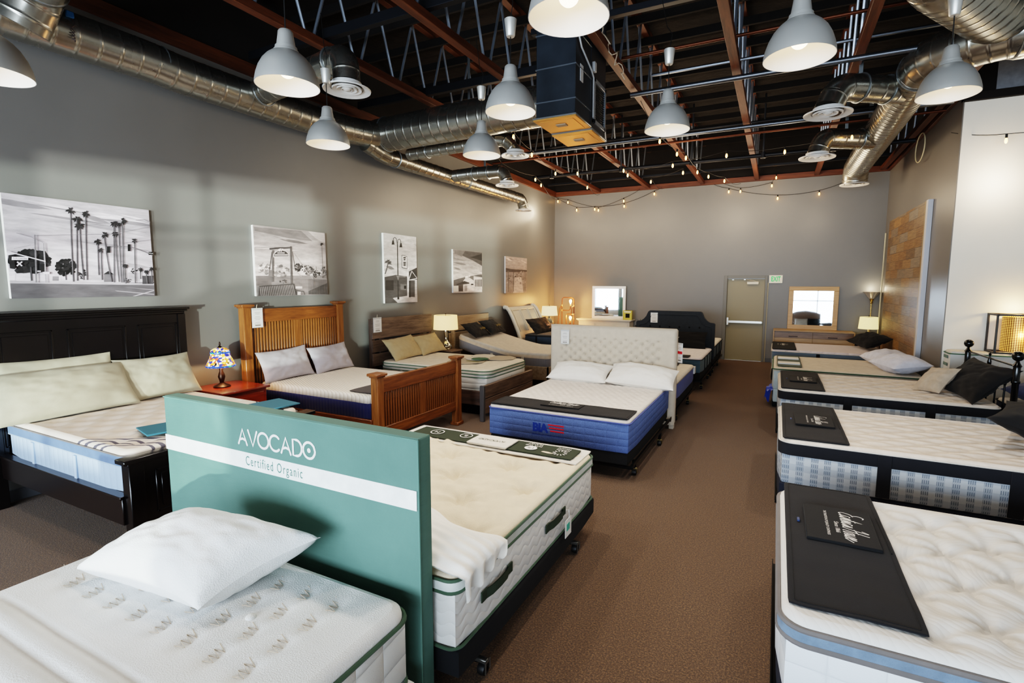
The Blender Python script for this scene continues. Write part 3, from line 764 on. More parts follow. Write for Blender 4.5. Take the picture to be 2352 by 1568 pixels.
def sig(mb, M, w, mi=1):
    """handwritten-looking firm signature with two small lines"""
    script(mb, 'Eastman House', M, w, mi)
    text(mb, 'Since 1866', M @ Matrix.Translation((w*.12, -w*.17, 0)), w*.085, mi, 0, 1.05)
    text(mb, 'THE TRADITION OF QUALITY CONTINUES', M @ Matrix.Translation((0, -w*.3, 0)), w*.055, mi, 0, 1, width=w*.9)
def foot_cover(lab, x0, x1, y0, y1, z, along, board=None, logo=None, drape=0., zf=None, m=None, wave=.006):
    """padded charcoal cover lying on the foot of a mattress"""
    t = thing('foot_protector', lab, 'bed cover', ((x0+x1)/2, (y0+y1)/2, z), 'foot protectors on mattresses')
    f = lambda x, y: wave*nz(x, y, 3.1, z*7)+.3*wave*nz(x, y, 9, 2)
    slab(MB(), x0, x1, y0, y1, z, z+.014, .012, .006, .035, zf=f).build('cover_cloth', m or m_cover, t, 50)
    w = .03; mb = MB()
    for k in (0,):
        pts = dens(rrect(x0+.022, x1-.022, y0+.022, y1-.022, .01), .05)
        mb.tube([(x, y, z+.0135+f(x, y)) for x, y in pts], .0028, 5, True)
    mb.build('hem_stitch', m_blk, t)
    if board:
        a, b, c, d = board; zz = z+.012+f((a+b)/2, (c+d)/2)+wave*.6
        o = MB().box(a, b, c, d, zz, zz+.014, .005, 0)
        if logo: sig(o, frame(((a+b)/2+(-.0 if along == 'y' else 0), (c+d)/2, zz+.0148), (0, -1, 0) if along == 'x' else (1, 0, 0), (1, 0, 0) if along == 'x' else (0, 1, 0)) @ Matrix.Translation((0, logo*.13, 0)), logo)
        o.build('logo_board', [m_blk, m_ink], t)
        if along == 'x':
            MB().box(a+(b-a)*1.1, a+(b-a)*1.12, c+.01, d-.01, zz-.004, zz+.004, .002).build('pocket_slit', m_blk, t)
            MB().box(a-.035, a-.022, (c+d)/2-.02, (c+d)/2+.02, zz-.004, zz+.006, .002).build('pocket_tab', mat('tab_blue', '#2d3f66', .4), t)
    return t
def price_tag(lab, M, w=.1, h=.17, hook=True):
    """white printed card in a clear sleeve; local x right, y up, z towards the viewer"""
    t = thing('price_tag', lab, 'price tag', tuple(M.translation), 'price tags')
    MB().box(-w*.55, w*.55, -h*.55, h*.62, -.002, 0, .001, 0, M).build('sleeve', m_clear, t)
    mb = MB().box(-w/2, w/2, -h/2, h/2, 0, .002, .0005, 0, M)
    rr = random.Random(int(M.translation[0]*100))
    for k in range(9):
        ww = w*rr.uniform(.2, .34); yy = h*(.36-.085*k)
        if k in (2, 6): continue
        mb.box(-ww, ww, yy-h*.011, yy+h*.011, .002, .0024, .0001, 1, M)
    mb.box(-w*.28, w*.28, -h*.43, -h*.38, .002, .0026, .0003, 2, M)
    mb.build('card', [m_tagw, m_tagi, mat('tag_badge', '#5b5348', .5)], t)
    if hook:
        MB().tube([tuple(M @ Vector(p)) for p in ((0, h*.56, 0), (-.01, h*.68, .004), (0, h*.8, .0), (.012, h*.82, -.012))], .0035, 5).build('clip', mat('clip_cream', '#cfc6b0', .4), t)
    return t
MXP = lambda o: frame(o, (0, 1, 0), (0, 0, 1))       # faces +X
MYM = lambda o: frame(o, (1, 0, 0), (0, 0, 1))       # faces -Y
def pil(lab, mb, m, grp, parts=(), name='pillow'):
    o = mb.build(name, m, None, 70); tag(o, lab, 'pillow', grp); return o
def lean(y, x, z, a, roll=0):    # centre; pillow stands along Y leaning back to -X
    a = radians(a); return frame((x, y, z), (0, 1, 0), (-sin(a), 0, cos(a))) @ Matrix.Rotation(radians(roll), 4, 'Z')

# ------------------------------------------------------------------ A1: near white mattress with the green board behind it
rx = [-2.735+.157*k for k in range(9)]; ry = [.955+.1235*k for k in range(4)]
def a1top(x, y):
    z = 0
    k = round((x+2.735)/.157); j = round((y-.955)/.1235)
    for kk in (k-1, k, k+1):
        for jj in (j-1, j, j+1):
            if 0 <= kk <= 8 and 0 <= jj <= 4:
                dx, dy = x-(-2.735+.157*kk), y-(.955+.1235*jj)
                z -= .014*math.exp(-(dx/.03)**2-(dy/.05)**2)
    for yy in (.76, .67, .56, .44, .3):
        z -= .012*math.exp(-((y-yy)/.012)**2)
    if y < .76: z += .006*abs(sin((y-.76)*pi/.1))
    return z + .004*nz(x, y, 5)
m_ztop = fabric('white_stretch_knit', '#e0dfdd', 200, .6, var=.02)
def zigzags(mb):
    for x in rx:
        for y in ry:
            pts = [(x+(.024 if k % 2 else -.02)-.004*k, y-.038+.0125*k) for k in range(7)]
            mb.tube([(px, py, .6053+a1top(px, py)) for px, py in pts], .0013, 5, mi=1)
A1 = mattress('mattress', 'white organic mattress with zigzag stitches and green piping in the left foreground', -2.8, -1.22, -.5, 1.475, .285, .605, quilt_mat('tufted_white', '#e4e3df', 'square', 7.5, .5, .03), m_ztop, .05, .09, .016, a1top, ((.556, .009, m_pipe_g, 'piping'), (.29, .008, m_pipe_g, 'piping')), zigzags, [mat('thread_beige', '#b9a690', .8)])
MB().ball((-1.71, 1.13, .604), .02, 8, 0, .5).build('tuft_button', m_offw, A1)
box_spring('white quilted base with green edge under the near left mattress', -2.8, -1.2, -.5, 1.475, 0, .28, CACHE['tufted_white'])
mb = MB()
Mp = frame((-2.14, 1.2, .715), (.99, .09, .0), (.32, .9, .24))
pillow(mb, .745, .47, .34, Mp, 3, .13, n=44, wr=.006, ex=.45)
t = pil('plump white pillow leaning on the green board, left foreground', mb, m_ztop, None)
MB().box(-2.56, -2.5, 1.02, 1.035, .655, .668, .003).build('green_label', mat('label_green', '#2e6f5e', .6), t)

# the green covered board: stripe, wordmark
def board_green():
    t = NT('green_canvas'); v = t.co(rot=(0, radians(45), 0)); sp = t.n('ShaderNodeSeparateXYZ'); t.l(v, sp.inputs[0])
    s = t.math('MULTIPLY', t.math('SINE', t.math('MULTIPLY', sp.outputs[0], 900)), t.math('SINE', t.math('MULTIPLY', sp.outputs[2], 900)))
    w = t.noise(t.co(scale=(1, 1, 4)), 4, 3)
    t.l(t.ramp(t.noise(t.co(), 3, 3), [(.3, '#4f6e65'), (.7, '#58786e')]), t.b.inputs['Base Color'])
    t.bump(t.math('ADD', t.math('MULTIPLY', s, .1), t.math('MULTIPLY', w, 2.2)), .35, .006); return t.set(Roughness=.8)
t = thing('headboard', 'tall green covered board with a white stripe and white wordmark, between two mattresses', 'headboard', (-2.12, 1.6, 0))
slab(MB(), -3.0, -1.25, 1.555, 1.64, .04, 1.235, .012, .01, .25, rows=8, zf=None).build('cover', board_green(), t)
mb = MB().box(-3.0005, -1.262, 1.5535, 1.5575, .934, 1.018, .0005, 0)
text(mb, 'Certified Organic', MYM((-2.119, 1.5528, .975)), .068, 1, 0, 1.25, width=.4)
mb.build('stripe', [fabric('stripe_white', '#eceeea', 250, .2), mat('stripe_text', '#4d6e64', .7)], t)
mb = MB(); avocado(mb, MYM((-2.108, 1.5535, 1.095)), .0755); mb.build('wordmark', m_ink, t)
MB().tube([(-3.0, 1.556, 1.228), (-1.25, 1.556, 1.228)], .0035, 5).tube([(-1.252, 1.556, 1.23), (-1.252, 1.556, .05)], .0035, 5).build('seam', fabric('seam_green', '#5b7d72', 300, .2), t)
mb = MB()
for k, (x, y) in enumerate(((-2.9, 1.6), (-1.35, 1.6))): mb.box(x-.03, x+.03, y-.03, y+.03, 0, .05)
mb.build('foot', m_fr, t)

# ------------------------------------------------------------------ A2: cream pillow-top behind the board
tuf = lattice(.52, .62, .04, .055, .065, -2.1, 2.35)
def a2top(x, y):
    w = tuf(x, y)*1.5; c = .02*nz(x*1.1, y*3.2, 2.6, 4)+.006*nz(x*3+y, y*9, 1.6, 1)
    for a, b in ((0, 0), (.26, .31)):
        dx = (x+2.1-a+.52*50.5) % .52-.26; dy = (y-2.35-b+.62*50.5) % .62-.31; r = math.hypot(dx, dy)
        c += .013*sin(7*atan2(dy, dx)+3*sin(a*20+x))*min(1, r/.06)*math.exp(-(r/.17)**2)
    return w + c
m_puck = fabric('cream_puckered_cotton', '#dccbb2', 150, .6, var=.05)
m_scal = quilt_mat('white_scallop_quilt', '#e6e3de', 'scallop', 18, .25, .02)
A2 = mattress('mattress', 'cream pillow-top mattress with green piping and green side handles behind the green board', -2.72, -1.15, 1.66, 3.46, .275, .61, m_scal, m_puck, .075, .06, .018, a2top, ((.592, .008, m_pipe_g, 'piping'), (.538, .009, m_pipe_g, 'piping'), (.283, .008, m_pipe_g, 'piping')), er=.03, bands=((.542, .588, fabric('pale_gusset', '#c9cdc8', 200, .4), .002),))
m_hand = fabric('olive_webbing', '#2f3b2c', 300, .3, sheen=0)
for y in (2.0, 2.72):
    mb = MB(); pts = [(-1.143, y-.13, .42), (-1.14, y-.11, .42), (-1.125, y-.07, .425), (-1.118, y, .43), (-1.125, y+.07, .425), (-1.14, y+.11, .42), (-1.143, y+.13, .42)]
    mb.grid([[(x, yy, z-.024) for x, yy, z in pts], [(x, yy, z+.024) for x, yy, z in pts]]); mb.grid([[(x-.004, yy, z-.024) for x, yy, z in pts], [(x-.004, yy, z+.024) for x, yy, z in pts]], flip=True)
    mb.box(-1.146, -1.138, y-.15, y-.1, .395, .447, .002).box(-1.146, -1.138, y+.1, y+.15, .395, .447, .002)
    mb.build('side_handle', m_hand, A2)
t = thing('hang_tag', 'small white hang tag with a teal square on the green side handle', 'tag', (-1.1, 2.83, .3))
MB().box(-1.11, -1.107, 2.79, 2.89, .27, .385, .001).build('card', m_tagw, t)
MB().box(-1.1075, -1.1055, 2.81, 2.86, .31, .355, .0003).build('teal_square', mat('teal_print', '#4fae9c', .6), t)
MB().tube([(-1.107, 2.85, .38), (-1.112, 2.86, .43), (-1.12, 2.83, .44)], .002, 5).build('string', m_tagw, t)
# black upholstered base on casters
t = thing('bed_foundation', 'low black bed foundation on casters under the cream pillow-top mattress', 'bed base', (-1.9, 2.55, 0))
slab(MB(), -2.73, -1.135, 1.66, 3.475, .145, .272, .05, .02, .3).build('base_box', m_box, t)
for x, y in ((-1.2, 1.9), (-1.2, 3.12), (-2.6, 1.9), (-2.6, 3.12)):
    l = MB().tube([(x, y, .06), (x, y, .146)], .014, 8).build('leg', m_fr, t)
    MB().lathe([(.012, -.02), (.03, -.018), (.034, 0), (.03, .018), (.012, .02)], 16, (0, 0, 0), 0, TRS((x+.035, y, .035), (0, pi/2, 0))).build('caster_wheel', m_cast, l)
    MB().box(x-.02, x+.06, y-.014, y+.014, .062, .085, .005).tube([(x+.06, y-.02, .02), (x+.06, y-.02, .08), (x+.06, y+.02, .08), (x+.06, y+.02, .03)], .004, 6).build('caster_fork', mat('caster_steel', '#8d8b86', .3, .9), l)
# olive foot cover with printed marks
t = thing('foot_protector', 'olive green foot cover with white seals and a cream panel, on the cream pillow-top', 'bed cover', (-1.95, 3.33, .6), 'foot protectors on mattresses')
f = lambda x, y: .004*nz(x, y, 4, 3)
slab(MB(), -2.72, -1.18, 3.16, 3.475, .606, .614, .01, .004, .04, zf=f).build('border_cloth', m_cream, t)
mb = slab(MB(), -2.66, -1.24, 3.21, 3.43, .613, .6225, .01, .003, .04, zf=f)
def seal(x, y, r, filled, s):
    M = frame((x, y, .628), (-1, 0, 0), (0, -1, 0))
    if filled: mb.poly([(r*cos(2*pi*k/20), r*.9*sin(2*pi*k/20), 0) for k in range(20)], 1, M)
    else: ribbon(mb, arc(0, 0, r, 0, 350, 24), r*.16, 1, M, True)
    if s: text(mb, s, M @ Matrix.Translation((0, 0, .0006)), r*1.1, 2 if filled else 1)
    return M
seal(-2.47, 3.33, .055, False, 'M'); Ms = seal(-2.2, 3.35, .05, False, 'B'); text(mb, 'CERTIFIED', Ms @ Matrix.Translation((0, -.075, 0)), .03, 1)
Ms = seal(-1.6, 3.31, .05, True, '1%'); text(mb, 'FOR THE\nPLANET', Ms @ Matrix.Translation((0, -.075, 0)), .035, 1)
M0 = frame((-1.36, 3.3, .628), (-1, 0, 0), (0, -1, 0))
for k in range(12): ribbon(mb, [(.035*cos(k*pi/6), .035*sin(k*pi/6)), (.052*cos(k*pi/6), .052*sin(k*pi/6))], .008, 1, M0)
text(mb, 'Climate\nNeutral', M0 @ Matrix.Translation((0, -.08, 0)), .034, 1)
mb.build('olive_cloth', [fabric('olive_cloth', '#2b3325', 260, .3, sheen=0), m_ink, m_hand], t)
mb = slab(MB(), -2.1, -1.75, 3.19, 3.41, .62, .64, .012, .005, .1); avocado(mb, frame((-1.93, 3.3, .6412), (-1, 0, 0), (0, -1, 0)), .032, 1)
mb.build('cream_panel', [m_cream, m_hand], t)
# folded white pillowcase spilling over the edge
def case():
    mb = MB(); P = []; n = 36
    for j in range(n+1):
        v = j/n; row = []
        for i in range(n+1):
            u = i/n
            y = 1.665+.50*v*(1-.38*u) + .03*sin(u*9)*v
            L = -1.85 + u*.85                        # run across, then hang
            edge = -1.125
            if L < edge: x, z = L, .635+.075*sin(min(1, v*1.1)*pi)**.7*(1-max(0, (L+1.45)/.35)**2 if L > -1.45 else 1) + .012*nz(L, y, 7)
            else:
                d = L-edge; x = edge+.018+.02*sin(v*19+1)*min(1, d*6)+.012*nz(v*6, d*4, 1); z = .63-d*(.8-.35*v)
            z += .006*sin(v*40+u*4)*u
            row.append((x, y, z))
        P.append(row)
    mb.grid(P); mb.grid([[(x-.004, y, z-.006) for x, y, z in r] for r in P], flip=True); return mb
tag(case().build('pillowcase', fabric('white_cotton', '#ebe8e2', 300, .25, var=.02), None, 80), 'white pillowcase spilling over the side of the cream mattress behind the green board', 'pillowcase')

# ------------------------------------------------------------------ BIA: blue mattress with cream tufted headboard
def scal(x, y):
    k = floor(y/.062); u = (x/.09+.5*(k % 2)); a = abs(sin(pi*u)); b = (y/.062-k)
    return .015*sqrt(max(0, a))*(1-b*b*.6)-.013
def heather(name, col, grid=True):
    t = NT(name); v = t.co(); c = lin(col); n1 = t.noise(t.co(scale=(1, 1, 3)), 120, 3); sp = t.n('ShaderNodeSeparateXYZ'); t.l(v, sp.inputs[0])
    s = t.math('ADD', sp.outputs[0], sp.outputs[1])
    a = t.math('ABSOLUTE', t.math('SINE', t.math('MULTIPLY', s, pi*9))); b = t.math('ABSOLUTE', t.math('SINE', t.math('MULTIPLY', sp.outputs[2], pi*15)))
    g = t.math('POWER', t.math('MULTIPLY', a, b), .3)
    t.l(t.ramp(n1, [(.3, tuple(q*.7 for q in c[:3])), (.7, tuple(min(1, q*1.35) for q in c[:3]))]), t.b.inputs['Base Color'])
    t.bump(t.math('ADD', g, t.math('MULTIPLY', n1, .15)), .5 if grid else .1, .015); return t.set(Roughness=.85)
m_bluek = heather('blue_heather', '#5b74b0'); m_bluep = fabric('periwinkle_cloth', '#4c5aa0', 300, .2)
m_scal2 = fabric('white_scallop_top', '#dfd8d2', 260, .25)
MB1 = mattress('mattress', 'blue sided mattress with red and blue flag mark, in front of the cream headboard', -2.66, -1.15, 4.46, 6.42, .285, .6, m_bluek, m_scal2, .03, .05, .016, scal, ((.568, .006, m_bluep, 'piping'),), er=.02)
mb = MB(); Mb = MYM((-1.97, 4.4585, .41))
text(mb, 'BIA', Mb @ Matrix.Translation((-.085, .012, 0)), .115, 0, 0, .95, off=.006, width=.17)
for k in range(3): mb.box(.002+.012*k, .172, .049-.03*k, .063-.03*k, 0, .001, .0002, 1, Mb)
text(mb, 'BEDDING INDUSTRIES OF AMERICA', Mb @ Matrix.Translation((0, -.058, 0)), .02, 0, width=.345)
mb.build('brand_mark', [mat('mark_blue', '#1b3f9e', .6), mat('mark_red', '#d22a3c', .6)], MB1)
box_spring('black box spring under the blue mattress with flag mark', -2.65, -1.16, 4.47, 6.42, .165, .283, m_box)
bed_frame('black metal frame with casters under the blue mattress with flag mark', -2.68, -1.12, 4.5, 6.4, .16, ((-1.16, 4.72), (-1.13, 5.75), (-2.6, 4.72), (-2.6, 5.75)))
foot_cover('black foot cover lying across the blue sided mattress', -2.64, -1.17, 4.47, 4.83, .602, 'y', (-2.12, -1.7, 4.6, 4.78), .3)
# cream tufted headboard
def tuft(x, z):
    v = 0; p, q = .142, .118
    for a, b in ((0, 0), (p/2, q/2)):
        dx = (x+1.96-a+p*50.5) % p-p/2; dz = (z-1.07-b+q*50.5) % q-q/2
        v += math.exp(-(dx/.022)**2-(dz/.022)**2)*1. + .22*math.exp(-((abs(dx)/p-abs(dz)/q)/.04)**2)*math.exp(-(dx/.08)**2)
    return v
def upholstered(name, lab, x0, x1, y0, y1, z0, z1, m, fn=None, r=.05, leg=None, outline=None):
    t = thing(name, lab, 'headboard', ((x0+x1)/2, (y0+y1)/2, 0))
    nx, nzz = 110, 64; P = []
    for j in range(nzz+1):
        z = z0+(z1-z0)*j/nzz; row = []
        for i in range(nx+1):
            x = x0+(x1-x0)*i/nx; ex = min(x-x0, x1-x, z1-z); d = 0
            if ex < r: d = r-sqrt(max(0, r*r-(r-ex)**2))
            row.append((x, y0+d*.9+(fn(x, z) if fn else 0), z))
        P.append(row)
    mb = MB().grid(P); mb.box(x0, x1, y0+r*.9-.002, y1, z0, z1, .02)
    mb.build('upholstery', m, t, 60)
    return t
m_linen = fabric('oatmeal_linen', '#cbbfae', 240, .35, var=.05)
t = upholstered('headboard', 'cream tufted headboard behind the blue mattress with flag mark', -2.83, -1.1, 6.46, 6.6, .06, 1.29, m_linen,
    lambda x, z: (.034*tuft(x, z)*(1 if .62 < z < 1.12 and -2.66 < x < -1.27 else 0) + (.012*math.exp(-(((x+1.96+.142*50.5) % .142-.071)/.006)**2) if z > 1.12 and -2.7 < x < -1.2 else 0)), .045)
mb = MB()
for k in range(10):
    for a, b in ((0, 0), (.071, .059)):
        for j in range(-4, 1):
            x, z = -1.96-.142*5+.142*k+a, 1.07+.118*j+b
            if -2.66 < x < -1.27 and .62 < z < 1.12: mb.ball((x, 6.475, z), .007, 6)
mb.build('tuft_buttons', m_linen, t)
for x in (-2.7, -1.14): MB().box(x-.03, x+.03, 6.5, 6.58, 0, .07).build('leg', m_linen if x > -2 else m_fr, t)
price_tag('white price tag in a clear sleeve on the cream tufted headboard', MYM((-2.6, 6.448, 1.12)), .115, .17, False)
MB_red = price_tag('white card with a red band at the right edge of the cream headboard', frame((-1.08, 6.62, .97), (.8, -.6, 0), (0, 0, 1)), .09, .22, False)
MB().box(-.045, .045, -.005, .03, .003, .0045, .0005, 0, frame((-1.08, 6.62, .97), (.8, -.6, 0), (0, 0, 1))).build('red_band', mat('tag_red', '#c8202c', .5), MB_red)
m_wp = fabric('white_pillow_cotton', '#efece6', 300, .25, var=.02)
pil('left white pillow propped on the cream tufted headboard', pillow(MB(), .82, .42, .23, frame((-2.28, 6.2, .7), (1, .0, 0), (0, .88, .36)), 5, .08, n=34, wr=.008), m_wp, 'white pillows on the blue mattress')
pil('right white pillow with an open end, propped on the cream tufted headboard', pillow(MB(), .86, .44, .25, frame((-1.46, 6.18, .715), (1, -.06, -.03), (0, .88, .38)), 6, .06, n=34, wr=.008), m_wp, 'white pillows on the blue mattress')

# ------------------------------------------------------------------ further middle row: blue-violet, grey with grey headboard, dark one behind
t = mattress('mattress', 'violet blue mattress with white top directly behind the cream headboard', -2.65, -1.12, 6.66, 8.38, .33, .575, m_bluep, m_cream, .03, .07, .06, lattice(.5, .5, .012, .08, .08), ((.548, .006, m_pipe_b, 'piping'),))
MB().box(-1.125, -1.1, 8.2, 8.3, .45, .56, .002).build('care_label', m_tagw, t)
box_spring('black box spring under the violet blue mattress', -2.64, -1.13, 6.67, 8.37, .2, .328, m_box)
bed_frame('black metal frame under the violet blue mattress', -2.66, -1.11, 6.7, 8.35, .195, ((-1.16, 6.95), (-1.16, 7.98), (-2.6, 7.9)))
tag(slab(MB(), -2.6, -1.35, 7.95, 8.33, .577, .588, .01, .005, .2).build('foot_protector', m_blk), 'black foot cover on the far end of the violet blue mattress', 'bed cover', 'foot protectors on mattresses')
m_greyk = quilt_mat('blue_grey_ribbed', '#56707c', 'horiz', 34, .5, .01, '#41555f')
t = mattress('mattress', 'blue grey mattress with dark piping in front of the dark grey headboard', -2.62, -1.1, 9.0, 10.68, .33, .585, m_greyk, fabric('lilac_white_knit', '#d7d0d4', 200, .3), .03, .1, .06, lattice(.4, .14, .008, .2, .02, stag=False), ((.557, .007, m_band, 'piping'),),
             handles=((9.4, 'x1', .335, .55, .02, m_band), (9.75, 'x1', .335, .55, .02, m_band), (10.15, 'x1', .335, .55, .02, m_band)))
tag(slab(MB(), -2.55, -1.32, 9.02, 9.3, .587, .6, .02, .005, .2).build('foot_protector', m_blk), 'black foot cover on the blue grey mattress', 'bed cover', 'foot protectors on mattresses')
box_spring('black box spring under the blue grey mattress', -2.61, -1.11, 9.01, 10.68, .2, .328, m_box)
bed_frame('black metal frame under the blue grey mattress', -2.63, -1.09, 9.05, 10.66, .195, ((-1.13, 9.3), (-1.15, 10.4), (-2.6, 9.3)))
# grey headboard with clipped, scooped shoulders
t = thing('headboard', 'dark grey upholstered headboard with scooped corners near the back door', 'headboard', (-1.88, 10.8, 0))
def ghb(s, d):
    pts = [(-1, .3)]
    R = [(.79, 0)] ; x0, x1, zt, zs = -2.68+d, -1.085-d, 1.305-d, 1.075-d*.9
    rt = [(x1, .35), (x1, zs-.02), (x1-.02, zs), (x1-.1, zs+.012), (x1-.16, zs+.05), (x1-.21, zs+.11), (x1-.235, zs+.17), (x1-.255, zt-.02), (x1-.285, zt)]
    lt = [(x0+x1-x, z) for x, z in rt[::-1]]
    return rt+lt
m_gfab = fabric('slate_fabric', '#2b3138', 220, .35, var=.1, sheen=.05)
MB().prism([(x, 10.72, z) for x, z in ghb(0, 0)], (0, .1, 0)).build('upholstery', m_gfab, t)
mb = MB().tube([(x, 10.715, z) for x, z in ghb(0, .075)], .008, 6).build('border_welt', m_gfab, t)
mb = MB()
for j in range(3):
    for k in range(6): mb.lathe([(.018, 0), (.012, .008), (.001, .01)], 10, (0, 0, 0), 0, TRS((-2.38+.2*k, 10.716, .98-.17*j), (pi/2, 0, 0)))
mb.build('tuft_buttons', m_blk, t)
for x in (-2.62, -1.15): MB().box(x-.03, x+.03, 10.74, 10.8, 0, .36).build('leg', m_fr, t)
price_tag('white price tag on the dark grey scooped headboard', MYM((-2.3, 10.71, 1.15)), .135, .18, False)
mb = pillow(MB(), 1.25, .4, .13, frame((-1.83, 10.52, .74), (1, 0, 0), (0, .6, .8)), 8, .05, n=30); sig(mb, frame((-1.95, 10.425, .79), (1, 0, 0), (0, .6, .8)) @ Matrix.Translation((0, 0, .02)), .4, 1)
pil('long black pillow with a white signature against the dark grey headboard', mb, [m_blk, m_ink], None)
t = mattress('mattress', 'dark sided mattress behind the grey headboard, beside the back door', -2.6, -1.1, 10.88, 12.7, .34, .6, fabric('slate_blue_side', '#3e5560', 260, .25), m_cream, .03, .08, .1, None, ((.57, .009, m_band, 'piping'),), handles=((11.3, 'x1', .345, .56, .025, m_band), (11.9, 'x1', .345, .56, .025, m_band), (12.4, 'x1', .345, .56, .025, m_band)))
tag(slab(MB(), -2.5, -1.3, 12.4, 12.68, .602, .615, .02, .005, .2).build('foot_protector', m_blk), 'black foot cover at the far end of the dark mattress by the back door', 'bed cover', 'foot protectors on mattresses')
box_spring('black box spring under the dark mattress by the back door', -2.59, -1.11, 10.89, 12.7, .2, .338, m_box)
bed_frame('black metal frame under the dark mattress by the back door', -2.61, -1.09, 10.9, 12.65, .195, ((-1.15, 11.2), (-1.15, 12.2), (-2.6, 12.2)))
# ================================================================== left wall
XW = XL
m_esp = mat('espresso_lacquer', '#090607', .25, var=(4, .3), coat=.3); m_esp2 = mat('espresso_lacquer_warm', '#120908', .32, coat=.2)
# ---- B1 dark panelled bed
t = thing('panel_bed', 'dark espresso panelled bed at far left under the palm tree picture', 'bed', (-4.7, 2.4, 0))
hb = MB().box(-5.68, -5.6, 1.62, 3.17, .25, 1.53, .004)
for z0, z1, o in ((1.53, 1.555, .0), (1.555, 1.575, .02), (1.575, 1.6, .035)): hb.box(-5.69, -5.6+o, 1.62-o, 3.17+o, z0, z1, .004)
hb = hb.build('headboard', m_esp, t)
def panel(parent, x, ya, yb, za, zb, m, s=1):
    mb = MB(); w = .014
    for a, b, c, d in ((ya, yb, zb-w, zb), (ya, yb, za, za+w), (ya, ya+w, za, zb), (yb-w, yb, za, zb)): mb.box(x-.004*s, x+.009*s, a, b, c, d, .004)
    w2 = .035; mb.box(x-.002*s, x+.007*s, ya+w2, yb-w2, za+w2, zb-w2, .006)
    mb.build('panel_moulding', m, parent)
for a, b in ((1.71, 2.07), (2.17, 2.62), (2.72, 3.08)): panel(hb, -5.6, a, b, .5, 1.44, m_esp)
for y in (1.66, 3.13): MB().box(-5.69, -5.59, y-.04, y+.04, 0, 1.53, .005).build('headboard_post', m_esp, t)
for y in (1.69, 3.1):
    r = MB().box(-5.6, -3.78, y-.02, y+.02, .255, .45, .004).box(-5.6, -3.78, y-.03, y+.03, .43, .452, .003).build('side_rail', m_esp2, t)
fb = MB().box(-3.77, -3.71, 1.7, 3.1, .2, .67, .004)
for z0, z1, o in ((.665, .68, .012), (.68, .712, .03)): fb.box(-3.77-o*.8, -3.71+o, 1.7-o*1.6, 3.1+o*1.6, z0, z1, .004)
fb = fb.build('footboard', m_esp, t)
panel(fb, -3.71, 1.84, 2.96, .3, .6, m_esp)
for y in (1.73, 3.07): MB().box(-3.79, -3.7, y-.045, y+.045, 0, .67, .004).build('footboard_post', m_esp, t)
def b1top(x, y): return lattice(.3, .22, .05, .032, .055, -5.3, 1.8)(x, y) + .002*nz(x, y, 8)
def b1mat():
    t = NT('quilted_cream_striped'); v = t.co(); sp = t.n('ShaderNodeSeparateXYZ'); t.l(v, sp.inputs[0]); x, y, z = sp.outputs
    # two pairs of curved grey stripes near the foot, bowing towards the head in the middle
    q = t.math('ADD', x, t.math('MULTIPLY', t.math('MULTIPLY', y, y), 1.5))
    def stripe(c, w): return t.math('LESS_THAN', t.math('ABSOLUTE', t.math('SUBTRACT', q, c)), w)
    s = t.math('ADD', t.math('ADD', stripe(.98, .016), stripe(1.08, .02)), t.math('ADD', stripe(1.2, .02), stripe(1.29, .016)))
    s = t.math('MULTIPLY', t.math('MINIMUM', s, 1.), t.math('GREATER_THAN', x, .18))
    n = t.noise(v, 260, 2)
    t.l(t.mix(s, '#d3c6b8', '#57525c'), t.b.inputs['Base Color']); t.bump(n, .2, .003); return t.set(Roughness=.85)
m_icy = quilt_mat('icy_blue_ribbed', '#a9bcd6', 'vert', 14, .35, .015); m_denim = fabric('light_denim_band', '#5f7396', 260, .25)
mattress('mattress', 'pillow-top mattress with pale blue sides and grey curved stripes on the dark panelled bed', -5.6, -3.79, 1.71, 3.09, .44, .74, m_icy, b1mat(), .035, .09, .016, b1top,
         ((.702, .006, m_pipe_b, 'piping'), (.632, .006, fabric('silver_piping', '#9fb0c4', 300, .2), 'piping')), bands=((.634, .7, m_denim, .003),), handles=((-5.1, 'y0', .445, .62, .035, m_icy), (-4.45, 'y0', .445, .62, .035, m_icy)))
m_sage = fabric('sage_cotton', '#a09a86', 300, .25, var=.05)
pil('long sage pillow with a seam, left one on the dark panelled bed', pillow(MB(), .98, .46, .25, lean(2.03, -5.36, .93, 38), 11, .04, n=34, wr=.008), m_sage, 'sage pillows')
pil('sage pillow half hidden behind the long one on the dark panelled bed', pillow(MB(), .8, .44, .1, lean(2.07, -5.5, 1.0, 22), 13, .05, n=30, wr=.008), m_sage, 'sage pillows')
pil('right sage pillow on the dark panelled bed', pillow(MB(), .68, .45, .17, lean(2.79, -5.42, .935, 30), 12, .07, n=34, wr=.008), m_sage, 'sage pillows')
m_teal = mat('teal_board', '#2f6577', .5)
for M, w, d, lab in ((frame((-4.07, 2.2, .757), (.25, 1, 0), (-1, .25, 0)), .46, .3, 'flat teal board on the quilted mattress, nearer one beside the green board'), (frame((-4.03, 2.96, .757), (.12, 1, 0), (-1, .12, 0)), .36, .34, 'flat teal board at the far corner of the quilted mattress')):
    tag(MB().box(-w/2, w/2, -d/2, d/2, 0, .012, .003, 0, M).build('display_board', m_teal), lab, 'board', 'boards lying on mattresses')

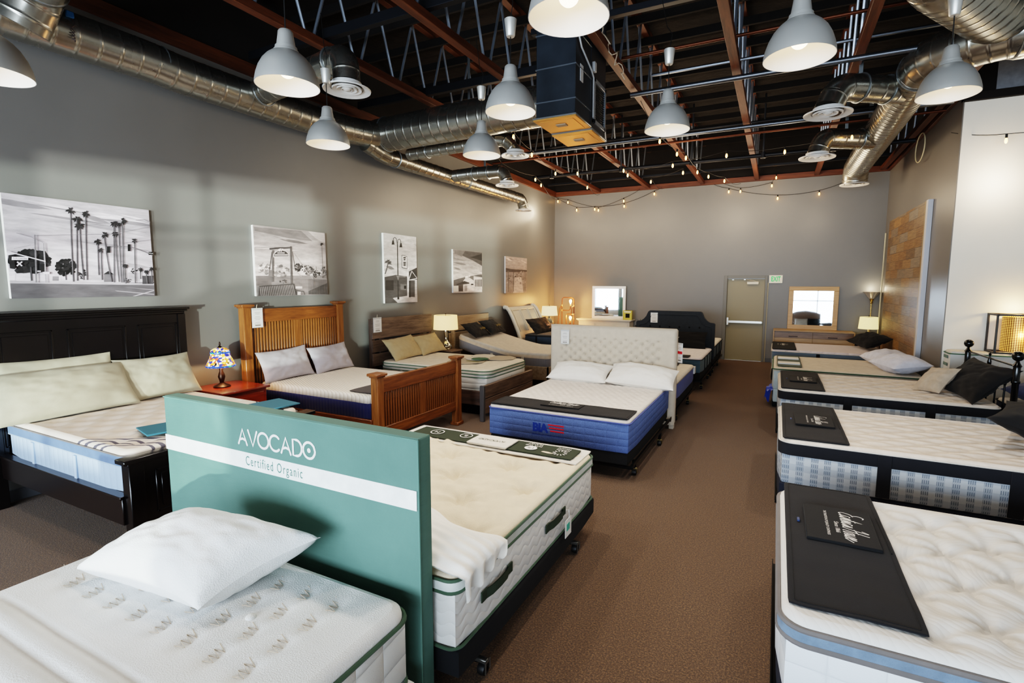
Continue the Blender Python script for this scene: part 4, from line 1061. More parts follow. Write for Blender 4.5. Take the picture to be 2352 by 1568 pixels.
# ---- nightstand and stained glass lamp
m_cher = wood('cherry_wood', '#8c3318', '#5e1d0e', 1, .7, .25, .3)
t = thing('nightstand', 'reddish cherry nightstand between the two left beds', 'nightstand', (-5.4, 3.47, 0))
MB().box(-5.7, -5.08, 3.19, 3.745, .685, .71, .006).build('table_top', m_cher, t)
MB().box(-5.68, -5.12, 3.22, 3.72, .1, .685, .005).build('carcass', m_cher, t)
for z0, z1 in ((.44, .65), (.16, .41)):
    d = MB().box(-5.125, -5.105, 3.26, 3.68, z0, z1, .005).build('drawer', m_cher, t)
    MB().ball((-5.095, 3.47, (z0+z1)/2), .016, 8).build('knob', m_fr, d)
for x in (-5.65, -5.15):
    for y in (3.25, 3.69): MB().box(x-.03, x+.03, y-.03, y+.03, 0, .12, .004).build('leg', m_cher, t)
def tiff():
    t = NT('stained_glass'); v = t.co(scale=(1, 1, 1.)); vo = t.n('ShaderNodeTexVoronoi', Scale=46.); t.l(v, vo.inputs['Vector'])
    ed = t.n('ShaderNodeTexVoronoi', Scale=46., feature='DISTANCE_TO_EDGE'); t.l(v, ed.inputs['Vector'])
    sp = t.n('ShaderNodeSeparateXYZ'); t.l(v, sp.inputs[0]); hue = t.n('ShaderNodeSeparateColor'); t.l(vo.outputs['Color'], hue.inputs[0])
    col = t.ramp(hue.outputs[0], [(0, '#2a2f8a'), (.2, '#e8a93a'), (.36, '#f4dca0'), (.56, '#d8862a'), (.68, '#3a3a9a'), (.78, '#f6e7c0'), (.94, '#b8482a')], 'CONSTANT')
    rim = t.math('ADD', t.math('LESS_THAN', sp.outputs[2], .247), t.math('MULTIPLY', t.math('GREATER_THAN', sp.outputs[2], .375), t.math('LESS_THAN', sp.outputs[2], .395)))
    col = t.mix(rim, col, t.ramp(hue.outputs[1], [(0, '#1f3f9a'), (.5, '#2f9a6a'), (.8, '#3a56c8')], 'CONSTANT'))
    col = t.mix(t.math('LESS_THAN', ed.outputs['Distance'], .05), col, '#15100c')
    t.l(col, t.b.inputs['Base Color']); t.l(col, t.b.inputs['Emission Color']); t.b.inputs['Emission Strength'].default_value = 1.5
    t.m.cycles.emission_sampling = 'NONE'; return t.set(Roughness=.25)
lx, ly, lz = -5.44, 3.42, .71
t = thing('table_lamp', 'stained glass table lamp with dark bronze base on the cherry nightstand', 'table lamp', (lx, ly, lz))
c = (lx, ly, lz); m_brz = mat('dark_bronze', '#2c1a12', .4, .7)
MB().lathe([(.001, 0), (.082, 0), (.085, .012), (.07, .022), (.04, .035), (.02, .05), (.026, .08), (.036, .115), (.028, .15), (.016, .18), (.02, .2), (.012, .225), (.008, .25), (.008, .44), (.001, .44)], 24, c).build('lamp_base', m_brz, t)
MB().lathe([(.142, .228), (.146, .235), (.138, .262), (.118, .3), (.1, .34), (.094, .372), (.097, .38), (.09, .405), (.062, .428), (.02, .44)], 36, c).build('lamp_shade', tiff(), t)
MB().lathe([(.001, .437), (.03, .437), (.012, .452), (.006, .462), (.011, .472), (.004, .5), (.001, .503)], 12, c).build('finial', m_brz, t)
def plight(loc, e, col, par=None, r=.04):
    L = bpy.data.lights.new('lamp_glow', 'POINT'); L.energy = e; L.color = col; L.shadow_soft_size = r
    o = bpy.data.objects.new('lamp_glow', L); COL.objects.link(o)
    if par: o.parent = par; o.location = Vector(loc)-par.location
    else: o.location = loc
    return o
plight((lx+.03, ly, lz+.24), 7, (1, .62, .3), t)

# ---- B2 mission style slatted bed
m_oz = wood('honey_oak_z', '#96602e', '#633717', 2, .9, .4, .1); m_oy = wood('honey_oak_y', '#8c5426', '#5a2f12', 1, .9, .4, .1); m_ox = wood('honey_oak_x', '#7a4319', '#4c240c', 0, .9, .4, .1)
t = thing('slatted_bed', 'honey brown slatted wooden bed with square posts, second bed along the left wall', 'bed', (-4.65, 4.55, 0))
for X, zt, ya, yb, nmx in ((-5.6, 1.6, 3.84, 5.25, 'headboard'), (-3.72, .915, 3.98, 5.44, 'footboard')):
    zr = zt-.06
    e = MB().box(X-.022, X+.022, ya, yb, zr-.16, zr, .005).build(nmx, m_oy, t)
    for y in (ya, yb):
        MB().box(X-.048, X+.048, y-.05, y+.05, 0, zt-.03, .006).build('bed_post', m_oz, t)
        MB().box(X-.075, X+.075, y-.08, y+.08, zt-.03, zt, .008).box(X-.058, X+.058, y-.062, y+.062, zt-.045, zt-.028, .004).build('post_cap', m_oy, t)
        if zt < 1: MB().box(X-.065, X+.065, y-.068, y+.068, 0, .045, .008).build('post_foot', m_oy, t)
    zb = .5 if zt > 1 else .2
    MB().box(X-.02, X+.02, ya, yb, zb, zb+.12, .005).build('bottom_rail', m_oy, t)
    mid = (ya+yb)/2; MB().box(X-.014, X+.016, mid-.05, mid+.05, zb+.1, zr-.15, .003).build('centre_stile', m_oz, t)
    n = 15; src = None
    for h in (0, 1):
        a, b = (ya+.05, mid-.05) if h == 0 else (mid+.05, yb-.05)
        for k in range(n):
            y = a+(b-a)*(k+.5)/n
            if src is None: src = MB().box(X-.008, X+.01, y-.0125, y+.0125, zb+.1, zr-.15, .003).build('slat', m_oz, t); y00 = y
            else:
                o = src.copy(); COL.objects.link(o); o.parent = t; o.location = (0, y-y00, 0)
for y in (3.92, 5.32): MB().box(-5.57, -3.75, y-.014, y+.014, .26, .42, .004).build('side_rail', m_ox, t)
m_navy = quilt_mat('navy_ribbed', '#131c56', 'vert', 22, .4, .01, '#090e30')
def b2mat():
    t = NT('honeycomb_white'); v = t.co(rot=(0, 0, .5)); sp = t.n('ShaderNodeSeparateXYZ'); t.l(v, sp.inputs[0])
    h = t.math('ABSOLUTE', t.math('SINE', t.math('MULTIPLY', sp.outputs[1], 2*pi*18))); g = t.noise(t.co(), 90, 2)
    t.l(t.ramp(h, [(0, '#cdbfae'), (.45, '#ece4da')]), t.b.inputs['Base Color']); t.bump(t.math('ADD', h, t.math('MULTIPLY', g, .4)), .5, .01); return t.set(Roughness=.85)
m_honey = b2mat()
mattress('mattress', 'navy blue sided mattress with ribbed white top in the slatted wooden bed', -5.55, -3.77, 3.93, 5.31, .41, .67, m_navy, m_honey, .085, .07, .05, None, er=.04)
m_lav = fabric('lavender_grey_linen', '#a9a3a8', 280, .3, var=.04)
pil('left lavender grey pillow on the slatted wooden bed', pillow(MB(), .72, .4, .15, lean(4.24, -5.44, .855, 22, 2), 21, .07, n=30), m_lav, 'lavender grey pillows')
pil('right lavender grey pillow on the slatted wooden bed', pillow(MB(), .66, .38, .15, lean(4.93, -5.42, .845, 26, 2), 22, .07, n=30), m_lav, 'lavender grey pillows')
tag(slab(MB(), -4.17, -3.8, 4.0, 5.2, .671, .683, .05, .005, .1).build('foot_protector', fabric('brown_grey_cloth', '#3d3534', 300, .2)), 'brown grey foot cover on the white ribbed mattress in the slatted bed', 'bed cover', 'foot protectors on mattresses')
price_tag('white price tag hanging on the honey brown slatted headboard', MXP((-5.545, 3.96, 1.43)), .13, .2)

# ---- B3 driftwood plank bed
m_dw = wood('driftwood_y', '#7a6556', '#46362c', 1, .8, .55, 0); m_dwx = wood('driftwood_x', '#5c463a', '#33251f', 0, .8, .55, 0); m_dwz = wood('driftwood_z', '#6a564a', '#43342c', 2, .8, .55, 0)
t = thing('plank_bed', 'weathered grey brown plank bed, third along the left wall', 'bed', (-4.5, 6.6, 0))
h = MB()
for z0, z1 in ((.99, 1.31), (.78, .965), (.56, .755)): h.box(-5.62, -5.58, 5.9, 7.4, z0, z1, .004)
h.box(-5.64, -5.62, 6.1, 6.2, .4, 1.25).box(-5.64, -5.62, 7.1, 7.2, .4, 1.25)
h.build('headboard', m_dw, t)
for y in (5.93, 7.37): MB().box(-5.66, -5.6, y-.035, y+.035, 0, 1.3, .004).build('headboard_post', m_dwz, t)
for y in (5.87, 7.28): MB().box(-5.6, -3.5, y-.018, y+.018, .17, .37, .004).build('side_rail', m_dwx, t)
MB().box(-3.5, -3.455, 5.72, 7.2, .1, .3, .004).box(-3.5, -3.455, 5.72, 7.2, .31, .485, .004).build('footboard', m_dw, t)
MB().box(-3.515, -3.45, 5.68, 5.725, .0, .49, .004).build('footboard_post', mat('grey_edge', '#4c4a4c', .6), t)
MB().box(-5.5, -3.7, 6.0, 7.1, .0, .16, .01).build('plinth', m_fr, t)
m_hor = quilt_mat('white_horizontal_quilt', '#dcd8d2', 'horiz', 13, .5, .02)
m_gp = fabric('bright_green_piping', '#2f5b3f', 300, .2)
t = mattress('mattress', 'white pillow-top mattress with green piping on the weathered plank bed', -5.5, -3.53, 5.92, 7.2, .3, .655, m_hor, fabric('warm_white_knit', '#e2d6c4', 200, .4), .07, .16, .04, lattice(.4, .4, .012, .06, .06), ((.633, .006, m_gp, 'piping'), (.588, .006, m_gp, 'piping'), (.545, .006, m_gp, 'piping'), (.31, .006, m_gp, 'piping')), er=.03, handles=((-5.05, 'y0', .32, .545, .05, m_hor),))
mb = MB(); text(mb, 'naturals', MXP((-3.526, 6.5, .44)), .13, 0, .2, .95, width=.3); mb.build('embroidery', mat('embroidery_grey', '#8d857b', .8), t)
m_bei = fabric('khaki_cotton', '#b6a27c', 300, .25, var=.05)
pil('left khaki pillow on the weathered plank bed', pillow(MB(), .74, .42, .15, lean(6.38, -5.38, .82, 38, 3), 31, .08, n=28), m_bei, 'khaki pillows')
pil('right khaki pillow on the weathered plank bed', pillow(MB(), .7, .4, .14, lean(7.02, -5.36, .82, 40, 2), 32, .08, n=28), m_bei, 'khaki pillows')
m_card = mat('grey_card', '#b5a794', .6); m_gcard = mat('green_card', '#1d5a3c', .5); m_wcard = mat('white_card', '#d8d0c4', .6)
for (x, y, rz, s, m, lab, z) in ((-4.25, 6.5, .3, .3, m_card, 'large grey octagonal card nearest on the white pillow-top of the plank bed', .662), (-3.95, 7.02, .2, .26, m_card, 'grey octagonal card at the far corner of the plank bed', .662),
                              (-4.2, 6.75, .4, .2, m_wcard, 'white octagonal card under the green card on the plank bed', .674), (-4.12, 6.68, .3, .14, m_gcard, 'dark green octagonal card on the plank bed', .682), (-4.3, 7.08, .1, .2, m_wcard, 'white octagonal card behind the green one on the plank bed', .664)):
    pts = [(x+s*(1.25 if True else 1)*cos(rz+pi/8+k*pi/4)*.8, y+s*sin(rz+pi/8+k*pi/4), z) for k in range(8)]
    mb = MB().prism(pts, (0, 0, .006))
    if s == .3: mb.box(-.03, .03, -.24, .0, .0062, .007, .0003, 1, TRS((x, y, z), (0, 0, rz+1.2)))
    tag(mb.build('display_card', [m, mat('olive_stripe', '#6a6a2a', .5)], None, 20), lab, 'card', 'cards on the plank bed')
price_tag('white price tag on the weathered plank headboard', MXP((-5.57, 6.0, 1.2)), .17, .2)

# ---- lamp on hidden nightstand between plank bed and beige bed
t = thing('nightstand', 'small dark nightstand behind the drum shade lamp', 'nightstand', (-5.45, 7.6, 0))
MB().box(-5.68, -5.2, 7.46, 7.82, .61, .64, .005).build('table_top', m_dw, t); MB().box(-5.66, -5.22, 7.48, 7.8, .1, .61, .005).build('carcass', m_dwz, t)
for x in (-5.63, -5.25):
    for y in (7.51, 7.77): MB().box(x-.02, x+.02, y-.02, y+.02, 0, .1).build('leg', m_dwz, t)
m_shade = shade_mat('linen_shade', '#e9dcc0', '#ffdf9e', .55); m_merc = mat('mercury_glass', '#d8d2c0', .08, .95, bump=(18, .15, .01))
def drum_lamp(c, lab, r0, r1, zs0, zs1, prof, m_base, e, col, sm=None, name='table_lamp'):
    t = thing(name, lab, 'table lamp', c)
    MB().lathe(prof, 24, c).build('lamp_base', m_base, t)
    mb = MB().lathe([(r0, zs0), (r1, zs1), (r1-.004, zs1), (r0-.004, zs0+.001), (r0, zs0)], 40, c)
    mb.build('lamp_shade', sm or m_shade, t)
    MB().tube([(c[0]-r1+.004, c[1], c[2]+zs1-.01), (c[0], c[1], c[2]+zs1-.004), (c[0]+r1-.004, c[1], c[2]+zs1-.01)], .003, 5).tube([(c[0], c[1], c[2]+prof[-1][1]), (c[0], c[1], c[2]+zs1+.02)], .004, 6).ball((c[0], c[1], c[2]+zs1+.025), .01, 8).build('harp', m_brz, t)
    MB().ball((c[0], c[1], c[2]+(zs0+zs1)/2), .03, 10, 0, 1.3).build('bulb', emit('warm_bulb', '#ffd79a', 6), t)
    plight((c[0], c[1], c[2]+(zs0+zs1)/2), e, col, t, .03); return t
drum_lamp((-5.42, 7.6, .64), 'drum shade table lamp with mercury glass base between plank bed and beige bed', .225, .21, .38, .64,
          [(.001, 0), (.085, 0), (.09, .015), (.075, .02), (.1, .05), (.105, .075), (.09, .11), (.05, .15), (.032, .19), (.03, .25), (.04, .3), (.035, .37), (.012, .39), (.01, .45), (.001, .45)], m_merc, 20, (1, .74, .4))

# ---- B4 adjustable bed with beige headboard
m_bw = wood('beige_oak_y', '#a8977f', '#83705a', 1, .8, .5, 0)
t = thing('platform_bed', 'pale beige wooden bed with raised head end, fourth along the left wall', 'bed', (-4.6, 8.8, 0))
MB().box(-5.66, -5.61, 8.02, 9.46, .93, 1.22, .004).box(-5.66, -5.61, 8.02, 9.46, .45, .91, .004).build('headboard', m_bw, t)
MB().box(-5.6, -5.53, 8.02, 8.07, 0, .98, .004).build('headboard_post', m_bw, t); MB().box(-5.6, -5.53, 9.4, 9.46, 0, .98, .004).build('headboard_post', m_bw, t)
for y in (8.1, 9.46): MB().box(-5.6, -3.56, y-.02, y+.02, .14, .38, .004).build('side_rail', m_bw, t)
MB().box(-3.6, -3.55, 8.08, 9.48, .14, .38, .004).build('foot_rail', m_bw, t); MB().box(-5.4, -3.75, 8.25, 9.3, 0, .14, .01).build('plinth', m_fr, t)
def head(x, y):
    u = max(0, (-4.3-x)/1.2); return .27*u**1.25 if u < 1 else .27
m_grib = quilt_mat('grey_ribbed_side', '#8c8b90', 'vert', 20, .4, .01)
t = mattress('mattress', 'grey sided mattress bent up at the head on the pale beige bed', -5.52, -3.58, 8.12, 9.45, .34, .615, m_grib, fabric('taupe_white_knit', '#c9bfb2', 200, .4), .05, .09, .03, lattice(.12, .1, .012, .02, .02), zf=head,
         bands=((.52, .575, fabric('cream_edge_band', '#d8c6ae', 250, .2), .003),), handles=((-4.75, 'y0', .36, .56, .05, m_cream), (-4.1, 'y0', .36, .54, .05, m_cream)))
mb = MB(); text(mb, 'sealy', MXP((-3.577, 8.5, .44)) , .05, 0); mb.build('brand_mark', m_ink, t)
m_gold = mat('gold_thread', '#8f7a2a', .5)
for i, (y, x) in enumerate(((8.42, -5.28), (9.05, -5.28))):
    M = frame((x, y, .955+.02*i), (-.12, 1, 0), (-.75, -.05, .55)); mb = pillow(MB(), .72, .42, .13, M, 41+i, .07, n=28)
    text(mb, 'purple', M @ Matrix.Translation((.12, -.05, .073)), .09, 1, .3)
    pil(('left', 'right')[i]+' black pillow with gold lettering on the pale beige bed', mb, [m_blk, m_gold], 'black pillows with gold lettering')

# ---- B5 white sleigh bed
m_wl = mat('white_lacquer', '#d5cfc2', .3, coat=.3)
t = thing('sleigh_bed', 'white sleigh bed with curved panelled headboard, last along the left wall', 'bed', (-4.6, 11.0, 0))
cur = [(-5.24, .3), (-5.27, .55), (-5.33, .75), (-5.42, .95), (-5.5, 1.12), (-5.57, 1.24), (-5.64, 1.31), (-5.69, 1.3)]
ya, yb = 10.3, 11.78
def sleigh(y0, y1, th, name, m):
    mb = MB(); P = [[(x, y, z) for y in (y0, y1)] for x, z in cur]; Q = [[(x-th, y, z-.01) for y in (y0, y1)] for x, z in cur]
    mb.grid(P, flip=False); mb.grid(Q, flip=True)
    for a, b in ((0, False), (1, True)): mb.grid([[P[i][a], Q[i][a]] for i in range(len(cur))], flip=b)
    mb.grid([[P[-1][0], P[-1][1]], [Q[-1][0], Q[-1][1]]]); return mb.build(name, m, t, 50)
sleigh(ya+.06, yb-.06, .03, 'headboard', m_wl)
for y in (ya, yb):
    pts = [(x+.012, y, z) for x, z in cur] ; mb = MB().tube([(cur[0][0], y, 0), (cur[0][0], y, .2)]+pts, [.035]*2+[.045]*len(pts), 10)
    mb.ball((-5.67, y, 1.31), .05, 10); mb.build('curved_post', m_wl, t)
mb = MB()
for k in range(3):
    y0 = ya+.14+k*.42; y1 = y0+.36
    for q in (y0, y1): mb.tube([(x+.012, q, z) for x, z in cur[2:6]], .012, 6)
    mb.tube([(cur[5][0]+.012, y0, cur[5][1]), (cur[5][0]+.012, y1, cur[5][1])], .012, 6)
mb.build('panel_moulding', m_wl, t)
for y in (10.36, 11.72): MB().box(-5.24, -3.6, y-.02, y+.02, .22, .4, .004).build('side_rail', m_wl, t)
MB().box(-3.62, -3.57, 10.34, 11.74, .0, .5, .01).build('footboard', m_wl, t)
t = mattress('mattress', 'dark charcoal mattress on the white sleigh bed', -5.22, -3.64, 10.4, 11.7, .4, .7, fabric('navy_grey_side', '#3b4a5c', 250, .2), fabric('charcoal_top', '#3d3f42', 250, .3), .05, .08, .1, None, ((.67, .007, m_band, 'piping'),), handles=((-4.9, 'y0', .42, .68, .04, m_band), (-4.2, 'y0', .42, .68, .04, m_band)))
M = frame((-5.06, 11.0, .86), (0, 1, 0), (-.62, 0, .78)); mb = pillow(MB(), 1.15, .46, .14, M, 44, .06, n=28); sig(mb, M @ Matrix.Translation((.28, -.04, .078)), .34, 1)
pil('long black pillow with a signature on the white sleigh bed', mb, [m_blk, mat('rose_ink', '#b58c84', .6)], None)

# ---- corner: nightstand, lamp with stone jug base, pipe lamp
t = thing('nightstand', 'white nightstand in the back left corner', 'nightstand', (-5.3, 12.05, 0))
MB().box(-5.6, -5.02, 11.82, 12.3, .68, .71, .005).build('table_top', m_wl, t); MB().box(-5.57, -5.06, 11.85, 12.27, .1, .68, .005).build('carcass', m_wl, t)
d = MB().box(-5.065, -5.045, 11.89, 12.23, .42, .64, .004).build('drawer', m_wl, t); MB().ball((-5.035, 12.06, .53), .014, 8).build('knob', m_brz, d)
for x in (-5.53, -5.1):
    for y in (11.9, 12.22): MB().box(x-.025, x+.025, y-.025, y+.025, 0, .1).build('leg', m_wl, t)
drum_lamp((-5.3, 12.04, .71), 'cream shade table lamp with grey jug base in the back left corner', .215, .19, .33, .57,
          [(.001, 0), (.09, 0), (.095, .01), (.095, .17), (.085, .21), (.05, .245), (.028, .26), (.025, .3), (.03, .31), (.012, .33), (.01, .4), (.001, .4)], mat('grey_glaze', '#6d706c', .25, var=(10, .15)), 9, (1, .75, .42), shade_mat('cream_shade', '#e9e3cf', '#ffeec0', .45))
m_copp = mat('copper_tube', '#7d4a2e', .3, .85); m_edi = emit('edison_glow', '#ffb45a', 30); m_brass = mat('brass_joint', '#c8a878', .3, .8)
t = thing('pipe_lamp', 'copper pipe lamp with two exposed glowing bulbs in the back left corner', 'lamp', (-5.1, 12.85, .2))
y = 12.85
MB().tube([(-5.28, y, .2), (-5.28, y, 1.4), (-5.27, y, 1.46), (-5.23, y, 1.49), (-4.99, y, 1.49), (-4.94, y, 1.46), (-4.93, y, 1.4), (-4.93, y, .2)], .011, 8).build('outer_frame', m_copp, t)
MB().tube([(-5.28, y, 1.14), (-5.08, y, 1.14), (-5.04, y, 1.17), (-5.03, y, 1.27)], .011, 8).build('upper_arm', m_copp, t)
MB().tube([(-4.93, y, 1.04), (-5.12, y, 1.04), (-5.15, y, 1.0), (-5.15, y, .2)], .011, 8).tube([(-5.03, y, .2), (-5.03, y, .82)], .011, 8).build('lower_arm', m_copp, t)
for x, s in ((-5.28, -1), (-4.93, -1)): MB().tube([(x, y, 1.27), (x-.04, y-.05, 1.2), (x-.13, y-.15, .2)], .01, 8).build('brace_leg', m_copp, t)
mb = MB()
for x, z in ((-5.28, 1.27), (-4.93, 1.27), (-5.28, 1.14), (-4.93, 1.04)): mb.lathe([(.016, -.025), (.016, .025)], 10, (x, y, z))
mb.build('pipe_joint', m_brass, t)
MB().box(-5.4, -4.85, y-.17, y+.06, .17, .2, .006).build('base_plate', m_copp, t)
for x, z in ((-5.03, 1.32), (-5.03, .87)):
    MB().lathe([(.001, -.04), (.012, -.04), (.016, -.02), (.034, .03), (.036, .05), (.025, .08), (.001, .092)], 14, (x, y, z+.03)).build('bulb', m_edi, t)
    plight((x, y-.06, z+.06), 42, (1, .46, .14), t, .04)
    MB().lathe([(.001, -.06), (.017, -.06), (.017, -.008), (.001, -.005)], 10, (x, y, z+.0)).build('bulb_socket', m_brass, t)
t = thing('pedestal', 'low white table under the copper pipe lamp', 'table', (-5.1, 12.8, 0)); MB().box(-5.42, -4.82, 12.6, 13.0, .14, .17, .004).build('table_top', m_wl, t)
for x in (-5.38, -4.86):
    for yy in (12.64, 12.96): MB().box(x-.02, x+.02, yy-.02, yy+.02, 0, .14).build('leg', m_wl, t)

# ---- white dresser and mirror on the back wall
t = thing('dresser', 'white dresser against the back wall at left, under the white framed mirror', 'dresser', (-4.1, 13.1, 0))
MB().box(-4.87, -3.36, 12.88, 13.33, .895, .925, .006).box(-4.84, -3.39, 12.9, 13.33, .87, .897, .01).build('dresser_top', m_wl, t)
MB().box(-4.82, -3.41, 12.93, 13.32, .08, .87, .004).build('carcass', m_wl, t)
for a, b in ((-4.75, -4.37), (-4.3, -3.85), (-3.78, -3.47)):
    for z0, z1 in ((.6, .82), (.34, .57), (.1, .31)):
        d = MB().box(a, b, 12.912, 12.932, z0, z1, .006).box(a+.04, b-.04, 12.908, 12.914, z0+.04, z1-.04, .004).build('drawer', m_wl, t)
        MB().tube([((a+b)/2, 12.908, (z0+z1)/2), ((a+b)/2, 12.885, (z0+z1)/2)], .008, 8).build('knob', m_brz, d)
for x in (-4.78, -3.45): MB().box(x-.03, x+.03, 12.94, 13.0, 0, .09).build('leg', m_wl, t)
m_mir = mat('mirror_glass', '#e8ecee', .02, 1.)
def mirror(lab, c, w, h, fw, m, rz, tilt=0, d=.035):
    t = thing('framed_mirror', lab, 'mirror', c)
    M = Matrix.Translation(c) @ Matrix.Rotation(rz, 4, 'Z') @ Matrix.Rotation(tilt, 4, 'X')
    mb = MB()
    mb.box(-w/2, w/2, -d, 0, h-fw, h, .004, 0, M).box(-w/2, w/2, -d, 0, 0, fw, .004, 0, M).box(-w/2, -w/2+fw, -d, 0, fw, h-fw, .004, 0, M).box(w/2-fw, w/2, -d, 0, fw, h-fw, .004, 0, M)
    mb.build('frame', m, t); MB().box(-w/2+fw*.8, w/2-fw*.8, -d*.6, -.004, fw*.8, h-fw*.8, .001, 0, M).build('glass', m_mir, t, 5)
    return t
mirror('white framed square mirror on the white dresser', (-4.06, 13.2, .925), .9, .88, .075, m_wl, radians(10))
t = thing('display_box', 'gold box with a black square on the white dresser', 'box', (-3.5, 13.05, .925))
MB().box(-3.61, -3.37, 13.0, 13.12, .925, 1.17, .004).build('box_body', mat('gold_foil', '#b8a648', .3, .5), t)
MB().box(-3.54, -3.43, 12.996, 13.002, .98, 1.09, .001).build('black_square', m_blk, t); MB().box(-3.58, -3.4, 12.995, 13.0, 1.12, 1.15, .001).build('foil_band', m_ink, t)
t = thing('potted_plant', 'spiky green plant beside the white dresser', 'plant', (-3.15, 13.0, 0))
MB().lathe([(.001, 0), (.09, 0), (.12, .5), (.125, .78), (.11, .8), (.1, .74), (.001, .74)], 20, (-3.15, 13.0, 0)).build('pot', mat('dark_pot', '#26282a', .5), t)
mb = MB(); rr = random.Random(5)
for k in range(14):
    a = rr.uniform(0, 6.28); r = rr.uniform(.05, .22); hh = rr.uniform(.18, .36); w = .016; ux, uy = cos(a), sin(a)
    P = []
    for i in range(7):
        u = i/6; q = w*(1-u)**.7; x = -3.15+ux*r*u*u; yy = 13.0+uy*r*u*u; z = .74+hh*u-.1*u**3*r/.2
        P.append([(x-uy*q, yy+ux*q, z), (x, yy, z-.006*(1-u)), (x+uy*q, yy-ux*q, z)])
    mb.grid(P); mb.grid(P, flip=True)
mb.build('leaves', mat('leaf_green', '#3b4a2c', .5), t)

# ================================================================== canvas prints
def printmat():
    t = NT('canvas_print'); a = t.n('ShaderNodeVertexColor', layer_name='shade'); n = t.noise(t.co(scale=(1, 1.2, 5)), 3.5, 6, .6); g = t.noise(t.co(), 420, 2)
    f = t.math('MULTIPLY_ADD', t.math('SUBTRACT', n, .5), 1.7, .95)
    col = t.mix(a.outputs['Alpha'], a.outputs['Color'], a.outputs['Color'])
    m2 = t.n('ShaderNodeMix', data_type='RGBA', blend_type='MULTIPLY'); m2.inputs[0].default_value = .8
    t.l(col, m2.inputs[6]); cc = t.n('ShaderNodeCombineColor'); [t.l(f, cc.inputs[i]) for i in range(3)]; t.l(cc.outputs[0], m2.inputs[7])
    t.l(m2.outputs[2], t.b.inputs['Base Color']); t.bump(g, .1, .002); return t.set(Roughness=.6)
m_print = printmat(); m_edge = mat('canvas_edge', '#d9d4cf', .6)
